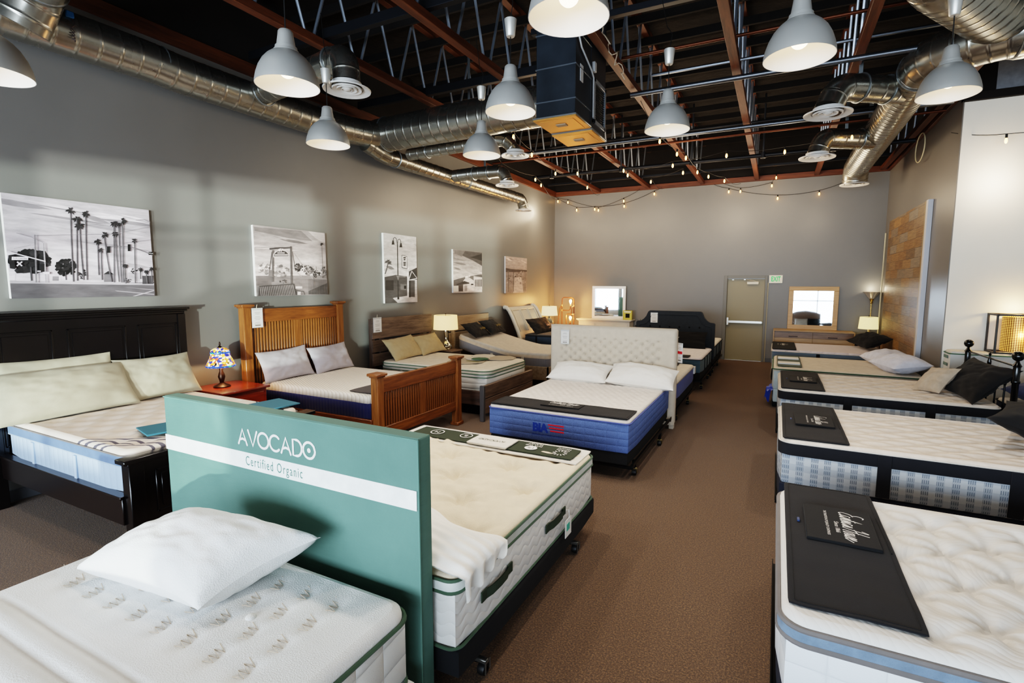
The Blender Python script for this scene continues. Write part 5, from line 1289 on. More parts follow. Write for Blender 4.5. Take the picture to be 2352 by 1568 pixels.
class Art:
    """flat print on a canvas: polygons given in the print's own sketch units"""
    def __init__(s, lab, y0, y1, z0, z1, quad, tint):
        s.mb = MB(); s.mb.col = []; s.q = quad; s.r = (y0, y1, z0, z1); s.k = 0; s.tint = tint; s.lab = lab
    def uv(s, x, y):
        (ax, ay), (bx, by), (cx, cy), (dx, dy) = s.q   # TL TR BL BR
        u = v = .5
        for _ in range(6):
            xl, xr = ax+(cx-ax)*v, bx+(dx-bx)*v; u = (x-xl)/(xr-xl); yt, yb_ = ay+(by-ay)*u, cy+(dy-cy)*u; v = (y-yt)/(yb_-yt)
        return min(1, max(0, u)), min(1, max(0, v))
    def p(s, x, y):
        u, v = s.uv(x, y); return (XL+.0412+s.k*2e-5, s.r[0]+(s.r[1]-s.r[0])*u, s.r[3]+(s.r[2]-s.r[3])*v)
    def poly(s, pts, g, nofan=False):
        s.k += 1; g = g if isinstance(g, tuple) else (g, g*s.tint[0], g*s.tint[1]); c = tuple(q**2.2 for q in g)+(1,)
        P = [s.p(*q) for q in pts]; n0 = len(s.mb.f); s.mb.poly(P[::-1]); s.mb.col += [c]*(len(s.mb.f)-n0)
    def rect(s, a, b, c, d, g): s.poly([(a, b), (c, b), (c, d), (a, d)], g)
    def line(s, pts, w, g):
        for (x0, y0), (x1, y1) in zip(pts, pts[1:]):
            L = math.hypot(x1-x0, y1-y0) or 1; nx, ny = -(y1-y0)/L*w/2, (x1-x0)/L*w/2
            s.poly([(x0+nx, y0+ny), (x1+nx, y1+ny), (x1-nx, y1-ny), (x0-nx, y0-ny)], g)
    def blob(s, x, y, rx, ry, g, n=60, seed=1, sz=.24):
        rr = random.Random(seed)
        for _ in range(n):
            a = rr.uniform(0, 6.28); q = sqrt(rr.random())*.9; r = rr.uniform(.6, 1)*sz; gg = g*rr.uniform(.6, 1.5)
            s.poly([(x+rx*(q*cos(a)+r*cos(k*1.05+a)*rr.uniform(.7, 1.2)), y+ry*(q*sin(a)+r*sin(k*1.05+a)*rr.uniform(.7, 1.2))) for k in range(6)], gg)
    def palm(s, bx, by, tx, ty, r, w=16, g=.2, seed=1):
        rr = random.Random(seed*13+int(tx)); n = 8; mx = (bx+tx)/2+(tx-bx)*.2
        pts = [((1-u)**2*bx+2*u*(1-u)*mx+u*u*tx, (1-u)*by+u*ty) for u in [k/n for k in range(n+1)]]
        s.line(pts, w, .42); s.line([(x+w*.25, y) for x, y in pts], w*.4, .25)
        for k in range(16):
            a = rr.uniform(0, 6.28); L = r*rr.uniform(.7, 1.15); ex, ey = tx+cos(a)*L, ty+sin(a)*L*.8+L*.15; nx, ny = -sin(a)*r*.16, cos(a)*r*.16
            s.poly([(tx, ty), (tx+cos(a)*L*.5+nx, ty+sin(a)*L*.4+ny), (ex, ey), (tx+cos(a)*L*.5-nx, ty+sin(a)*L*.4-ny)], g*rr.uniform(.7, 1.3))
    def sky(s, rows, top, bot, streaks=0, seed=1, hor=1.):
        (ax, ay), (bx, by), (cx, cy), (dx, dy) = s.q
        for k in range(rows):
            v0, v1 = hor*k/rows, hor*(k+1)/rows
            P = lambda u, v: ((ax+(cx-ax)*v)*(1-u)+(bx+(dx-bx)*v)*u, (ay+(cy-ay)*v)*(1-u)+(by+(dy-by)*v)*u)
            s.poly([P(0, v0), P(1, v0), P(1, v1), P(0, v1)], top+(bot-top)*k/rows)
        rr = random.Random(seed)
        for _ in range(streaks):
            u, v, L, h = rr.uniform(-.2, .9), rr.uniform(.03, .75)*hor, rr.uniform(.2, .6), rr.uniform(.006, .03); g = rr.uniform(.42, .93); sl = rr.uniform(.02, .08)
            pts = [P(min(1, max(0, u+L*q)), min(hor, max(0, v+sl*q+h*sin(pi*q)*sg))) for sg, qs in ((1, range(7)), (-1, range(6, -1, -1))) for q in [w/6 for w in qs]]
            s.poly(pts, g)
    def done(s):
        y0, y1, z0, z1 = s.r; t = thing('canvas_picture', s.lab, 'picture', (XL+.02, (y0+y1)/2, (z0+z1)/2), 'black and white canvas pictures')
        MB().box(XL+.001, XL+.041, y0, y1, z0, z1, .003).build('canvas_edge', m_edge, t)
        for nm in ('print',): s.mb.build(nm, m_print, t, 0)
        return t
A = Art('wide black and white canvas of tall palm trees at a street crossing', 1.865, 2.944, 1.714, 2.573, ((-12, 113), (1782, 325), (130, 1388), (1862, 1358)), (.95, .99))
A.sky(12, .72, .84, 26, 3, .86); A.rect(100, 1190, 1870, 1400, .38); A.poly([(95, 1165), (1850, 1200), (1850, 1225), (95, 1200)], .72)
A.poly([(1300, 1290), (1850, 1330), (1850, 1345), (1330, 1300)], .6); A.poly([(1540, 1360), (1850, 1285), (1850, 1295), (1580, 1360)], .72); A.poly([(1420, 1250), (1850, 1275), (1850, 1290)], .55)
for a, b, c, d, g in ((80, 1060, 160, 1165, .9), (170, 1085, 350, 1170, .88), (470, 1105, 650, 1170, .8), (950, 1100, 1150, 1160, .72), (1480, 1070, 1640, 1180, .7), (1160, 1085, 1280, 1185, .45), (1680, 1110, 1840, 1210, .3), (550, 1115, 620, 1170, .5)): A.rect(a, b, c, d, g)
A.poly([(1150, 1090), (1215, 1050), (1290, 1090)], .2); A.blob(310, 940, 230, 150, .18, 120, 2); A.blob(700, 1010, 125, 110, .12, 80, 3); A.blob(890, 1090, 60, 60, .2, 25, 4); A.blob(1560, 1050, 50, 35, .16, 20, 5); A.line([(325, 1170), (310, 1000)], 18, .3); A.line([(700, 1160), (690, 1060)], 12, .3); A.blob(1460, 1170, 60, 35, .3, 25, 9)
for k, (a, b, c, d, r) in enumerate(((785, 1180, 740, 320, 64), (830, 1170, 815, 420, 66), (905, 1160, 850, 500, 70), (945, 1160, 920, 360, 62), (1090, 1100, 1072, 690, 56), (1130, 1160, 1115, 790, 46), (1255, 1185, 1155, 610, 58), (1285, 1190, 1282, 480, 62), (1350, 1185, 1300, 600, 56), (1385, 1190, 1345, 490, 44), (1412, 1190, 1395, 445, 62), (1435, 1185, 1425, 990, 46), (1568, 1200, 1562, 685, 48), (1645, 1150, 1640, 1035, 44), (1740, 1210, 1722, 1065, 46), (1815, 1200, 1800, 1030, 44))): A.palm(a, b, c, d, r, 17, .17, k)
A.line([(340, 612), (368, 1190)], 17, .5); A.line([(435, 710), (472, 1195)], 15, .62); A.line([(150, 595), (300, 640), (430, 705)], 5, .5); A.line([(60, 815), (460, 935)], 13, .88)
A.rect(440, 1062, 508, 1088, .92); A.rect(375, 1045, 412, 1062, .8); A.rect(415, 965, 450, 1060, .15); A.poly([(75, 860), (130, 850), (150, 1030), (95, 1020)], .16)
for a, b in (((165, 940), (215, 990)), ((215, 938), (163, 990))): A.line([a, b], 15, .93)
A.line([(1830, 868), (1700, 820), (1500, 760), (1200, 750)], 7, .42); A.rect(1185, 752, 1226, 830, .13); A.rect(1462, 728, 1500, 812, .1); A.line([(1790, 470), (1700, 438), (1575, 440)], 6, .5)
for q in (((1400, 580), (1790, 522)), ((1400, 715), (1800, 678)), ((340, 622), (1400, 600)), ((130, 780), (300, 735))): A.line(q, 3, .45)
A.rect(110, 880, 276, 918, .93); A.rect(1758, 822, 1826, 860, .12)
t = A.done()
mb = MB()
def sign_text(A, s, x, y, size, mbx):
    p = A.p(x, y); text(mbx, s, frame((p[0]+.0008, p[1], p[2]), (0, 1, 0), (0, 0, 1)), size, 0)
sign_text(A, 'Pacific Coast Hwy', 193, 898, .012, mb); mb.build('street_name', mat('print_black', '#2a2628', .6), t)
mb = MB(); sign_text(A, 'West', 1792, 841, .018, mb); mb.build('street_name', mat('print_white', '#e2dfe0', .6), t)

A = Art('black and white canvas of a wooden gate with an arched sign and bench', 4.066, 5.147, 1.69, 2.547, ((88, 82), (1048, 198), (138, 1008), (1068, 990)), (.93, .92))
A.sky(12, .62, .9, 10, 5, .8); A.poly([(100, 110), (700, 165), (860, 300), (500, 250), (110, 160)], .5); A.poly([(800, 172), (1040, 200), (1045, 330), (900, 260)], .78); A.rect(100, 740, 1080, 1010, .55)
A.blob(240, 640, 110, 80, .68, 60, 1); A.blob(430, 680, 110, 90, .62, 70, 2); A.blob(660, 640, 70, 60, .25, 45, 3); A.blob(800, 680, 80, 60, .38, 50, 4); A.blob(910, 720, 55, 50, .22, 35, 5); A.blob(1020, 700, 50, 80, .42, 40, 6); A.blob(770, 630, 40, 30, .25, 20, 7); A.blob(450, 815, 50, 30, .3, 20, 8)
A.palm(1000, 640, 990, 340, 28, 4, .15, 3); A.line([(850, 700), (855, 620)], 4, .4); A.line([(905, 700), (900, 620)], 4, .4)
A.line([(325, 410), (322, 820)], 26, .38); A.line([(553, 360), (562, 860)], 26, .36); A.line([(280, 392), (560, 375)], 22, .3); A.line([(310, 430), (280, 680)], 8, .3); A.line([(572, 430), (610, 680)], 8, .36)
A.poly([(328, 500), (330, 455), (360, 420), (430, 400), (495, 418), (525, 455), (528, 497)], .9); A.poly([(336, 490), (340, 458), (370, 430), (430, 412), (490, 428), (515, 456), (518, 487)], .26); A.blob(425, 410, 32, 22, .85, 14, 3, .4)
A.rect(378, 438, 470, 452, .8); A.rect(345, 462, 512, 480, .78)
for q in (((570, 420), (760, 680)), ((570, 640), (700, 760)), ((110, 370), (540, 372)), ((690, 590), (860, 790)), ((300, 750), (540, 775))): A.line([q[0], q[1]], 5, .7 if q[0][0] > 560 else .45)
A.rect(270, 665, 315, 750, .5); A.line([(585, 770), (1065, 790)], 8, .6)
for k in range(30):
    x = 590+k*16.2; A.line([(x, 770+k*.7), (x+4, 985)], 5, .62 if x < 800 else .5)
for k in range(14): A.line([(125+k*13, 745), (128+k*13, 870)], 5, .5)
for q in (860, 870): A.line([(q, 760), (q+6, 985)], 5, .4)
A.poly([(790, 940), (1060, 840), (1066, 985), (790, 985)], .25)
A.poly([(160, 880), (590, 848), (632, 992), (150, 1004)], .32)
for k in range(20): A.line([(170+k*21, 878-k*1.4), (186+k*22, 1000)], 8, .62)
A.line([(160, 880), (592, 850), (632, 992)], 12, .3); A.line([(620, 935), (720, 945), (735, 990)], 7, .25); A.rect(610, 880, 700, 910, .8); A.rect(635, 950, 680, 992, .9)
for k in range(30):
    x = 590+k*16.2
    if x > 780: A.line([(x, 780+k*.7), (x+4, 985)], 4, .48)
A.done()
A = Art('tall narrow black and white canvas of a double street lamp and corner building', 6.315, 7.137, 1.53, 2.657, ((1768, 188), (2216, 247), (1792, 1104), (2232, 1078)), (.96, .96))
A.sky(10, .74, .82, 3, 8, .65); A.poly([(1780, 760), (1930, 730), (2090, 750), (2090, 930), (1780, 930)], .3); A.rect(1780, 920, 2240, 1110, .32); A.poly([(1900, 1030), (2240, 980), (2240, 1080), (1960, 1095)], .78); A.poly([(1890, 1035), (1910, 1030), (1985, 1095), (1955, 1098)], .85)
A.poly([(2098, 520), (2225, 415), (2230, 1080), (2098, 1010)], .78); A.poly([(2100, 690), (2225, 635), (2228, 790), (2100, 800)], .22); A.rect(2105, 800, 2195, 1015, .3); A.rect(2105, 800, 2135, 1020, .2); A.line([(2105, 800), (2150, 680), (2228, 770)], 10, .85); A.line([(2098, 800), (2230, 775)], 10, .85); A.rect(2085, 640, 2108, 1020, .88)
A.rect(1990, 850, 2075, 925, .42); A.rect(1800, 800, 1900, 930, .2); A.rect(2040, 870, 2070, 910, .12); A.rect(1965, 750, 2060, 760, .5)
A.line([(1950, 330), (1958, 720), (1962, 1045)], 13, .2); A.line([(1948, 330), (1940, 270), (1915, 245), (1897, 262), (1895, 290)], 8, .22); A.line([(1950, 330), (1958, 280), (1978, 268), (1995, 290), (1998, 320)], 8, .22)
for x, y in ((1893, 320), (1998, 355)): A.poly([(x-8, y-35), (x+8, y-35), (x+20, y+20), (x-20, y+20)], .1)
A.rect(1950, 1020, 1975, 1050, .15); A.poly([(2010, 470), (2085, 492), (2088, 655), (2010, 640)], .16); A.poly([(2016, 478), (2080, 498), (2082, 646), (2016, 632)], .86)
for x, y, w, hh in ((2030, 500, 36, 18), (2035, 524, 26, 18), (2030, 562, 36, 16), (2032, 582, 32, 14), (2032, 600, 32, 14)): A.rect(x, y, x+w, y+hh, .15)
A.palm(1790, 720, 1830, 560, 48, 14, .3, 4); A.poly([(1935, 740), (1980, 740), (1960, 805)], .5)
t = A.done()
A = Art('black and white canvas of a white corner shop under a dark cloud', 8.25, 9.325, 1.672, 2.52, ((1228, 322), (1487, 368), (1228, 702), (1485, 698)), (.94, .93))
A.sky(12, .5, .86, 14, 11, .75); A.poly([(1330, 345), (1487, 372), (1486, 480), (1400, 430), (1300, 380)], .3); A.poly([(1240, 330), (1330, 345), (1300, 390), (1240, 360)], .42); A.poly([(1380, 400), (1486, 380), (1486, 440)], .18)
A.poly([(1230, 590), (1330, 565), (1480, 548), (1487, 560), (1487, 640), (1230, 640)], .38); A.poly([(1310, 600), (1345, 560), (1370, 575), (1408, 600), (1408, 690), (1310, 690)], .88); A.poly([(1405, 560), (1487, 575), (1487, 680), (1405, 690)], .8)
for k in range(5): A.rect(1418+k*14, 590, 1426+k*14, 650, .25)
A.poly([(1255, 625), (1320, 600), (1365, 615), (1365, 625), (1255, 635)], .25); A.rect(1270, 635, 1310, 690, .3); A.rect(1380, 625, 1402, 637, .1); A.rect(1228, 690, 1487, 702, .75); A.rect(1320, 640, 1345, 688, .6); A.blob(1350, 565, 25, 14, .85, 12, 2, .4)
A.done()
A = Art('faded black and white canvas of a foggy town view, farthest on the left wall', 10.38, 11.49, 1.635, 2.493, ((1678, 392), (1860, 410), (1678, 703), (1862, 703)), (.92, .9))
A.sky(10, .68, .6, 4, 4, .4); A.poly([(1678, 490), (1720, 500), (1862, 510), (1862, 530), (1678, 530)], .3); A.rect(1678, 525, 1862, 705, .55); A.poly([(1740, 705), (1752, 570), (1810, 570), (1830, 705)], .74)
rr = random.Random(3)
for k in range(60):
    x, y = rr.uniform(1680, 1850), rr.uniform(515, 620); A.rect(x, y, x+rr.uniform(5, 14), y+rr.uniform(5, 16), rr.uniform(.3, .72))
for x in (1742, 1836, 1700, 1850): A.line([(x, 520), (x, 690)], 4, .32)
A.done()
# ================================================================== right side
m_swirl = quilt_mat('cream_swirl_quilt', '#deD9d2', 'swirl', 13., .2, .005, dkf=.95)
r1d = lattice(.4, .3, .042, .06, .06, .78, 2.3)
def r1top(x, y):
    k = min(1, max(.08, (x-.5)/.12)); q = 0
    for a, b in ((0, 0), (.2, .15)):
        dx = (x-.78-a+.4*50.5) % .4-.2; dy = (y-2.3-b+.3*50.5) % .3-.15; r = math.hypot(dx, dy); q += .012*sin(6*atan2(dy, dx)+9*x)*min(1, r/.05)*math.exp(-(r/.13)**2)
    return k*(r1d(x, y)+.02*nz(x, y, 3.4, 5)+q)+.004*abs(sin((x*1.3+y)*26))*max(0, nz(x, y, 2.2, 9))
m_denim2 = fabric('blue_denim_band', '#6f8197', 300, .6, var=.2); m_whq = quilt_mat('white_square_quilt', '#e2e6ea', 'square', 6, .35, .02)
t = mattress('mattress', 'large white pillow-top mattress with blue grey band, nearest on the right', .07, 2.02, 2.03, 3.44, .27, .605, m_whq, m_swirl, .05, .1, .014, r1top,
         ((.566, .011, m_pipe_b, 'piping'), (.51, .012, m_pipe_b, 'piping')), bands=((.512, .564, m_denim2, .004),), er=.035)
for x, y in ((.78, 2.6), (1.18, 2.6), (.98, 2.75), (1.38, 2.3), (.98, 2.3)):
    pass
foot_cover('large charcoal foot cover nearest the camera, on the white pillow-top at right', .1, .55, 2.12, 3.46, .604, 'x', (.19, .5, 2.7, 3.12), .33, wave=.009)
box_spring('dark navy box spring under the nearest right mattress', .08, 2.02, 2.04, 3.44, .1, .268, mat('navy_box_cloth', '#1a2030', .85))
bed_frame('black metal frame under the nearest right mattress', .06, 2.04, 2.1, 3.4, .098, ((.12, 2.3), (.12, 3.2), (1.9, 2.3), (1.9, 3.2)))
def puffs(px, py, a, se):
    def f(x, y):
        yy = y+.014*sin(x*2*pi/.34+floor(y/py)*1.7); k = floor(yy/py); u = yy/py-k; s = abs(sin(pi*(x/px+.5*(k % 2))))
        return a*(sin(pi*u)**.6)*(.3+.7*s**.5)-a
    return f
for i, (y0, y1, x1, lab, l2, l3, l4, px, py) in enumerate(((4.41, 5.76, 1.98, 'plaid sided mattress with dark band, second from the camera on the right', 'black foot cover on the second mattress of the right row', 'navy box spring under the second right mattress', 'black metal frame under the second right mattress', .3, .1),
                                         (6.6, 7.98, 2.12, 'plaid sided mattress with dark band at the black iron headboard, third on the right', 'black foot cover on the mattress with the iron headboard', 'navy box spring under the mattress with the iron headboard', 'black metal frame under the mattress with the iron headboard', .26, .13))):
    mattress('mattress', lab, .075, x1, y0, y1, .265, .625, m_plaid, m_cream, .022, .1, .018, puffs(px, py, .02, i), ((.601, .006, m_ink if False else m_cream, 'piping'),), bands=((.505, .6, m_band, .003),), er=.02, rc=.1) if False else \
    mattress('mattress', lab, .075, x1, y0, y1, .265, .63, m_plaid, fabric('peach_cream_knit', '#dfd1c3', 250, .3), .03, .1, .018, puffs(px, py, .034, i), ((.604, .006, m_cream, 'piping'),), bands=((.505, .6, m_band, .003),), er=.026,
             handles=((.78, 'y0', .275, .6, .085, m_band), (1.53, 'y0', .275, .6, .085, m_band)))
    foot_cover(l2, .1, .56, y0+.02, y1-.02, .628, 'x', (.2, .5, (y0+y1)/2-.22, (y0+y1)/2+.2), .3)
    box_spring(l3, .08, x1, y0+.01, y1, .1, .263, CACHE['navy_box_cloth'])
    bed_frame(l4, .07, x1+.02, y0+.06, y1-.06, .098, ((.13, y0+.25), (.13, y1-.25), (x1-.2, y0+.25)))
pil('black pillow cut by the right edge of the photo, on the second right mattress', pillow(MB(), .9, .6, .2, frame((1.9, 5.12, .79), (.45, 1, 0), (-1, .45, .3)), 51, .09, n=30), m_blk, 'black pillows on the right')
pil('large slouched black pillow in front of the iron headboard', pillow(MB(), 1.05, .54, .2, frame((2.0, 7.12, .82), (.1, -1, .0), (.62, .05, .62)), 52, .12, n=36, wr=.018), m_blk, 'black pillows on the right')
mb = pillow(MB(), .36, .38, .14, frame((1.7, 7.26, .765), (.55, -.8, .1), (.55, .35, .7)), 53, .08, n=26)
m_suede = fabric('beige_suede', '#b9a894', 120, .5, var=.12)
t = pil('small beige cushion leaning on the slouched black pillow', mb, m_suede, None)
# iron headboard
m_iron = mat('black_iron', '#101214', .22, .5, coat=.4)
t = thing('iron_headboard', 'black iron headboard with ball finials on the right', 'headboard', (2.2, 7.37, 0))
for y, z in ((6.65, 1.1), (8.1, 1.08)):
    MB().lathe([(.001, 0), (.028, 0), (.028, .85), (.036, .86), (.036, .88), (.03, .89), (.03, 1.02), (.04, 1.03), (.022, 1.06), (.016, 1.08), (.001, 1.085)], 16, (2.2, y, z-1.08)).build('bed_post', m_iron, t)
    MB().ball((2.2, y, z+.05), .05, 14).build('ball_finial', m_iron, t)
MB().tube([(2.2, 6.65, 1.045), (2.2, 8.1, 1.03)], .011, 8).build('top_bar', m_iron, t); MB().tube([(2.2, 6.65, .905), (2.2, 8.1, .89)], .012, 8).build('middle_bar', m_iron, t); MB().tube([(2.2, 6.65, .4), (2.2, 8.1, .4)], .012, 8).build('lower_bar', m_iron, t)
for k in range(5):
    y = 6.9+.24*k
    MB().tube([(2.2, y, .4), (2.2, y, .895)], .009, 8).lathe([(.01, .81), (.018, .84), (.024, .865), (.026, .895), (.016, .915), (.001, .93)], 12, (2.2, y, 0)).build('spindle', m_iron, t)
MB().lathe([(.007, .9), (.009, .93), (.02, .975), (.02, 1.0), (.009, 1.05), (.009, 1.07), (.016, 1.085), (.001, 1.1)], 12, (2.2, 7.38, 0)).build('turned_spindle', m_iron, t)
price_tag('white price tag with a string on the black iron headboard', frame((2.185, 7.05, .86), (0, -1, 0), (0, 0, 1)), .11, .2, True)
# bed beyond the iron headboard
m_bluep2 = fabric('royal_blue_cotton', '#1f3568', 300, .3); 
mattress('mattress', 'white mattress beyond the black iron headboard at the right edge', 2.32, 4.2, 6.2, 7.55, .3, .58, fabric('navy_side', '#202c4a', 250, .2), m_cream, .03, .08, .1, None, ((.555, .007, m_band, 'piping'),))
box_spring('dark base under the white mattress beyond the iron headboard', 2.33, 4.2, 6.21, 7.55, .02, .298, m_box)
pil('blue pillow seen through the bars of the iron headboard', pillow(MB(), .8, .5, .18, frame((2.62, 7.2, .73), (0, 1, 0), (1, 0, .3)), 54, .08, n=24), m_bluep2, 'blue pillows beyond the iron headboard')
pil('blue pillow right of the near iron post', pillow(MB(), .8, .5, .2, frame((2.75, 6.5, .74), (0, 1, 0), (1, 0, .3)), 55, .08, n=24), m_bluep2, 'blue pillows beyond the iron headboard')

# tall white mattress stack against the white wall
t = thing('display_mattress', 'tall white mattress display with green piping against the white wall', 'mattress', (2.6, 8.4, 0))
slab(MB(), 2.06, 3.6, 8.27, 8.56, 0, .97, .05, .01, .2).build('side_panel', m_offw, t); slab(MB(), 2.07, 3.59, 8.28, 8.55, .96, 1.0, .05, .02, .1).build('top_panel', m_cream, t)
piping('piping', 2.06, 3.6, 8.27, 8.56, .968, .05, .007, m_gp, t)
for x in (2.42,): MB().box(x-.2, x+.06, 8.262, 8.272, .8, .85, .002).build('green_handle', mat('soft_green_webbing', '#6d8a62', .8), t)
mb = MB()
for k in range(6): mb.box(2.056, 2.061, 8.34, 8.5, .9-.1*k, .94-.1*k, .001)
mb.build('printed_labels', mat('label_grey_green', '#6f837c', .7), t)
# cage lamp with perforated gold shade
def gold():
    t = NT('perforated_gold'); v = t.co(); sp = t.n('ShaderNodeSeparateXYZ'); t.l(v, sp.inputs[0])
    an = t.math('ARCTAN2', sp.outputs[1], sp.outputs[0]); s = t.math('MULTIPLY', an, 22); z = t.math('MULTIPLY', sp.outputs[2], 150)
    h = t.math('MULTIPLY', t.math('SINE', t.math('ADD', s, z)), t.math('SINE', t.math('SUBTRACT', s, z)))
    f = t.math('GREATER_THAN', h, .12)
    t.l(t.mix(f, '#7a4a16', '#f2c878'), t.b.inputs['Base Color']); t.set(Metallic=.4, Roughness=.4)
    t.b.inputs['Emission Color'].default_value = lin('#ffb347'); t.l(t.math('MULTIPLY', f, .9), t.b.inputs['Emission Strength'])
    t.m.cycles.emission_sampling = 'NONE'; return t.m
gx, gy = 2.74, 8.395
t = thing('cage_lamp', 'lamp with perforated gold shade in a square grey cage in front of the white wall', 'lamp', (gx, gy, 1.0))
mb = MB(); a = .245; z0, z1 = 1.0, 1.5; bm = .011
for sx in (-1, 1):
    for sy in (-1, 1): mb.box(gx+sx*a-bm, gx+sx*a+bm, gy+sy*.155-bm, gy+sy*.155+bm, z0, z1, .002)
for z in (z0+bm, z1-bm):
    for s in (-1, 1): mb.box(gx-a, gx+a, gy+s*.155-bm, gy+s*.155+bm, z-bm, z+bm, .002).box(gx+s*a-bm, gx+s*a+bm, gy-.155, gy+.155, z-bm, z+bm, .002)
mb.build('cage_frame', mat('cage_grey', '#4b4a4a', .45, .6), t)
MB().lathe([(.15, .03), (.15, .465)], 40, (gx, gy, 1.0)).build('gold_shade', gold(), t)
MB().ball((gx, gy-.0, 1.24), .035, 10, 0, 1.3).build('bulb', emit('gold_bulb', '#ffe2a8', 25), t); plight((gx, gy-.19, 1.24), 4, (1, .68, .3), t); plight((gx, gy, 1.55), 5, (1, .68, .3), t)
MB().lathe([(.06, .02), (.02, .04), (.012, .22), (.001, .22)], 12, (gx, gy, 1.0)).build('bulb_socket', m_iron, t)

# R4 white organic mattress with pillows
m_pale = fabric('pale_aqua_side', '#c9d3d2', 200, .3)
mattress('mattress', 'pale mattress with green piping and two white pillows in the right alcove', 0., 1.88, 8.4, 9.93, .28, .61, m_pale, fabric('beige_tufted_top', '#d6c9b8', 200, .35), .05, .07, .05, lattice(.3, .3, .008, .05, .05), ((.588, .008, m_gp, 'piping'),))
box_spring('white base under the pale mattress with green piping in the alcove', .01, 1.87, 8.41, 9.93, .08, .278, m_pale)
tag(slab(MB(), .01, 1.86, 8.43, 9.9, .0, .08, .03, .01, .4).build('bed_plinth', m_box), 'black plinth under the pale mattress in the alcove', 'bed base')
t = thing('foot_protector', 'clear plastic over an olive foot cover on the pale mattress', 'bed cover', (.18, 9.2, .61), 'foot protectors on mattresses')
slab(MB(), .06, .4, 8.55, 9.85, .612, .622, .01, .003, .2).build('olive_cloth', fabric('olive_cloth2', '#4a5446', 260, .3), t)
slab(MB(), -.012, .5, 8.5, 9.9, .622, .628, .02, .003, .2, zf=lambda x, y: .004*nz(x, y, 8)).build('clear_sheet', mat('clear_sheet', '#cdd0ca', .12), t) if False else None
for y in (8.85, 9.45): MB().box(.07, .38, y-.11, y+.11, .622, .64, .004).build('folded_cloth', m_ink, t)
mb = MB(); P = [[(-.012-.02*v if v else .05, 8.6+1.1*u+.02*sin(u*20)*v, .6-.22*v+.03*sin(u*13)*v if v else .613) for u in [k/14 for k in range(15)]] for v in [k/6 for k in range(7)]]
mb.grid(P); mb.grid(P, flip=True); tag(mb.build('plastic_sheet', mat('dusty_plastic', '#a9a7a2', .2)), 'plastic sheet hanging over the foot of the pale mattress', 'plastic sheet')
mb = MB(); P = [[(.0-.07*sin(pi*u)-.03*v if v else .02, 8.42+.55*u, .26-.17*v+.03*sin(u*15+v*4)) for u in [k/16 for k in range(17)]] for v in [k/6 for k in range(7)]]
mb.grid(P); mb.grid(P, flip=True); tag(mb.build('plastic_bag', mat('blue_plastic', '#1741a8', .35)), 'blue plastic bag hanging below the foot of the pale mattress', 'bag')
m_lavw = fabric('cool_white_cotton', '#d9dbe8', 300, .3)
pil('nearer white pillow on the pale mattress in the alcove', pillow(MB(), .75, .5, .27, frame((1.63, 8.78, .735), (-.25, .9, .0), (1, .3, .12)), 61, .06, n=28, wr=.01), m_lavw, 'white pillows in the alcove')
pil('farther white pillow on the pale mattress in the alcove', pillow(MB(), .75, .5, .25, frame((1.58, 9.48, .73), (-.2, .9, .0), (1, .3, .15)), 62, .06, n=28, wr=.01), m_lavw, 'white pillows in the alcove')
# R5
mattress('mattress', 'grey blue sided mattress with white top, last in the right row before the dresser', -.04, 1.9, 10.8, 12.25, .3, .61, quilt_mat('slate_ribbed', '#6b7b8c', 'horiz', 30, .4, .01), quilt_mat('pink_white_diamond', '#d9cfd2', 'diamond', 5, .5, .02), .04, .07, .05, None, ((.575, .006, m_cream, 'piping'),), handles=((.75, 'y0', .31, .56, .06, m_band), (1.6, 'y0', .31, .56, .06, m_band)))
box_spring('dark base under the last mattress of the right row', -.03, 1.9, 10.81, 12.25, 0, .298, m_box)
mb = slab(MB(), -.03, .39, 10.82, 12.2, .612, .626, .012, .006, .1); sig(mb, frame((.18, 11.7, .6265), (0, -1, 0), (1, 0, 0)), .35)
tag(mb.build('foot_protector', [m_blk, m_ink]), 'black foot cover on the last mattress of the right row', 'bed cover', 'foot protectors on mattresses')
mb = pillow(MB(), .95, .5, .22, frame((1.66, 11.75, .79), (.25, -1, -.05), (.85, .25, .35)), 63, .1, n=30, wr=.02); 
pil('big black pillow on the last mattress of the right row by the wood panel', mb, m_blk, 'black pillows on the right')
# dresser, mirror, lamps at the back right
m_dt = wood('taupe_oak', '#8d715a', '#6a5140', 0, .8, .4, .1); m_dl = wood('blond_oak', '#b9986c', '#9c7a50', 0, .8, .4, .1); m_dwht = wood('washed_oak', '#c9c6c2', '#b0adab', 0, .8, .4, .1)
t = thing('dresser', 'wide two tone wooden dresser against the back wall at right', 'dresser', (.76, 13.05, 0))
MB().box(-.03, 1.555, 12.75, 13.32, .81, .832, .003).box(-.03, -.005, 12.75, 13.32, .06, .81, .003).box(1.53, 1.555, 12.75, 13.32, .06, .81, .003).box(-.005, 1.53, 12.8, 13.32, .06, .81, .003).build('carcass', m_dl, t)
for i, (a, b) in enumerate(((-.003, .757), (.763, 1.527))):
    for z0, z1, m in ((.665, .806, m_dt), (.55, .66, m_dl), (.3, .545, m_dwht), (.08, .295, m_dwht)):
        d = MB().box(a, b, 12.775, 12.8, z0, z1, .002).build('drawer', m, t)
        if z1 > .8: MB().box((a+b)/2-.09, (a+b)/2+.09, 12.765, 12.777, .695, .71, .002).build('handle', m_brz, d)
for x in (.05, 1.47): MB().box(x-.03, x+.03, 12.8, 12.86, 0, .06).build('leg', m_dl, t)
mirror('wide blond wood framed mirror above the two tone dresser', (.755, 13.29, .832), 1.0, .985, .1, wood('blond_frame', '#c09a66', '#ab8350', 0, .8, .45, .1), 0, radians(-1.5))
t = thing('nightstand', 'low wooden nightstand in the back right corner', 'nightstand', (1.8, 13.0, 0))
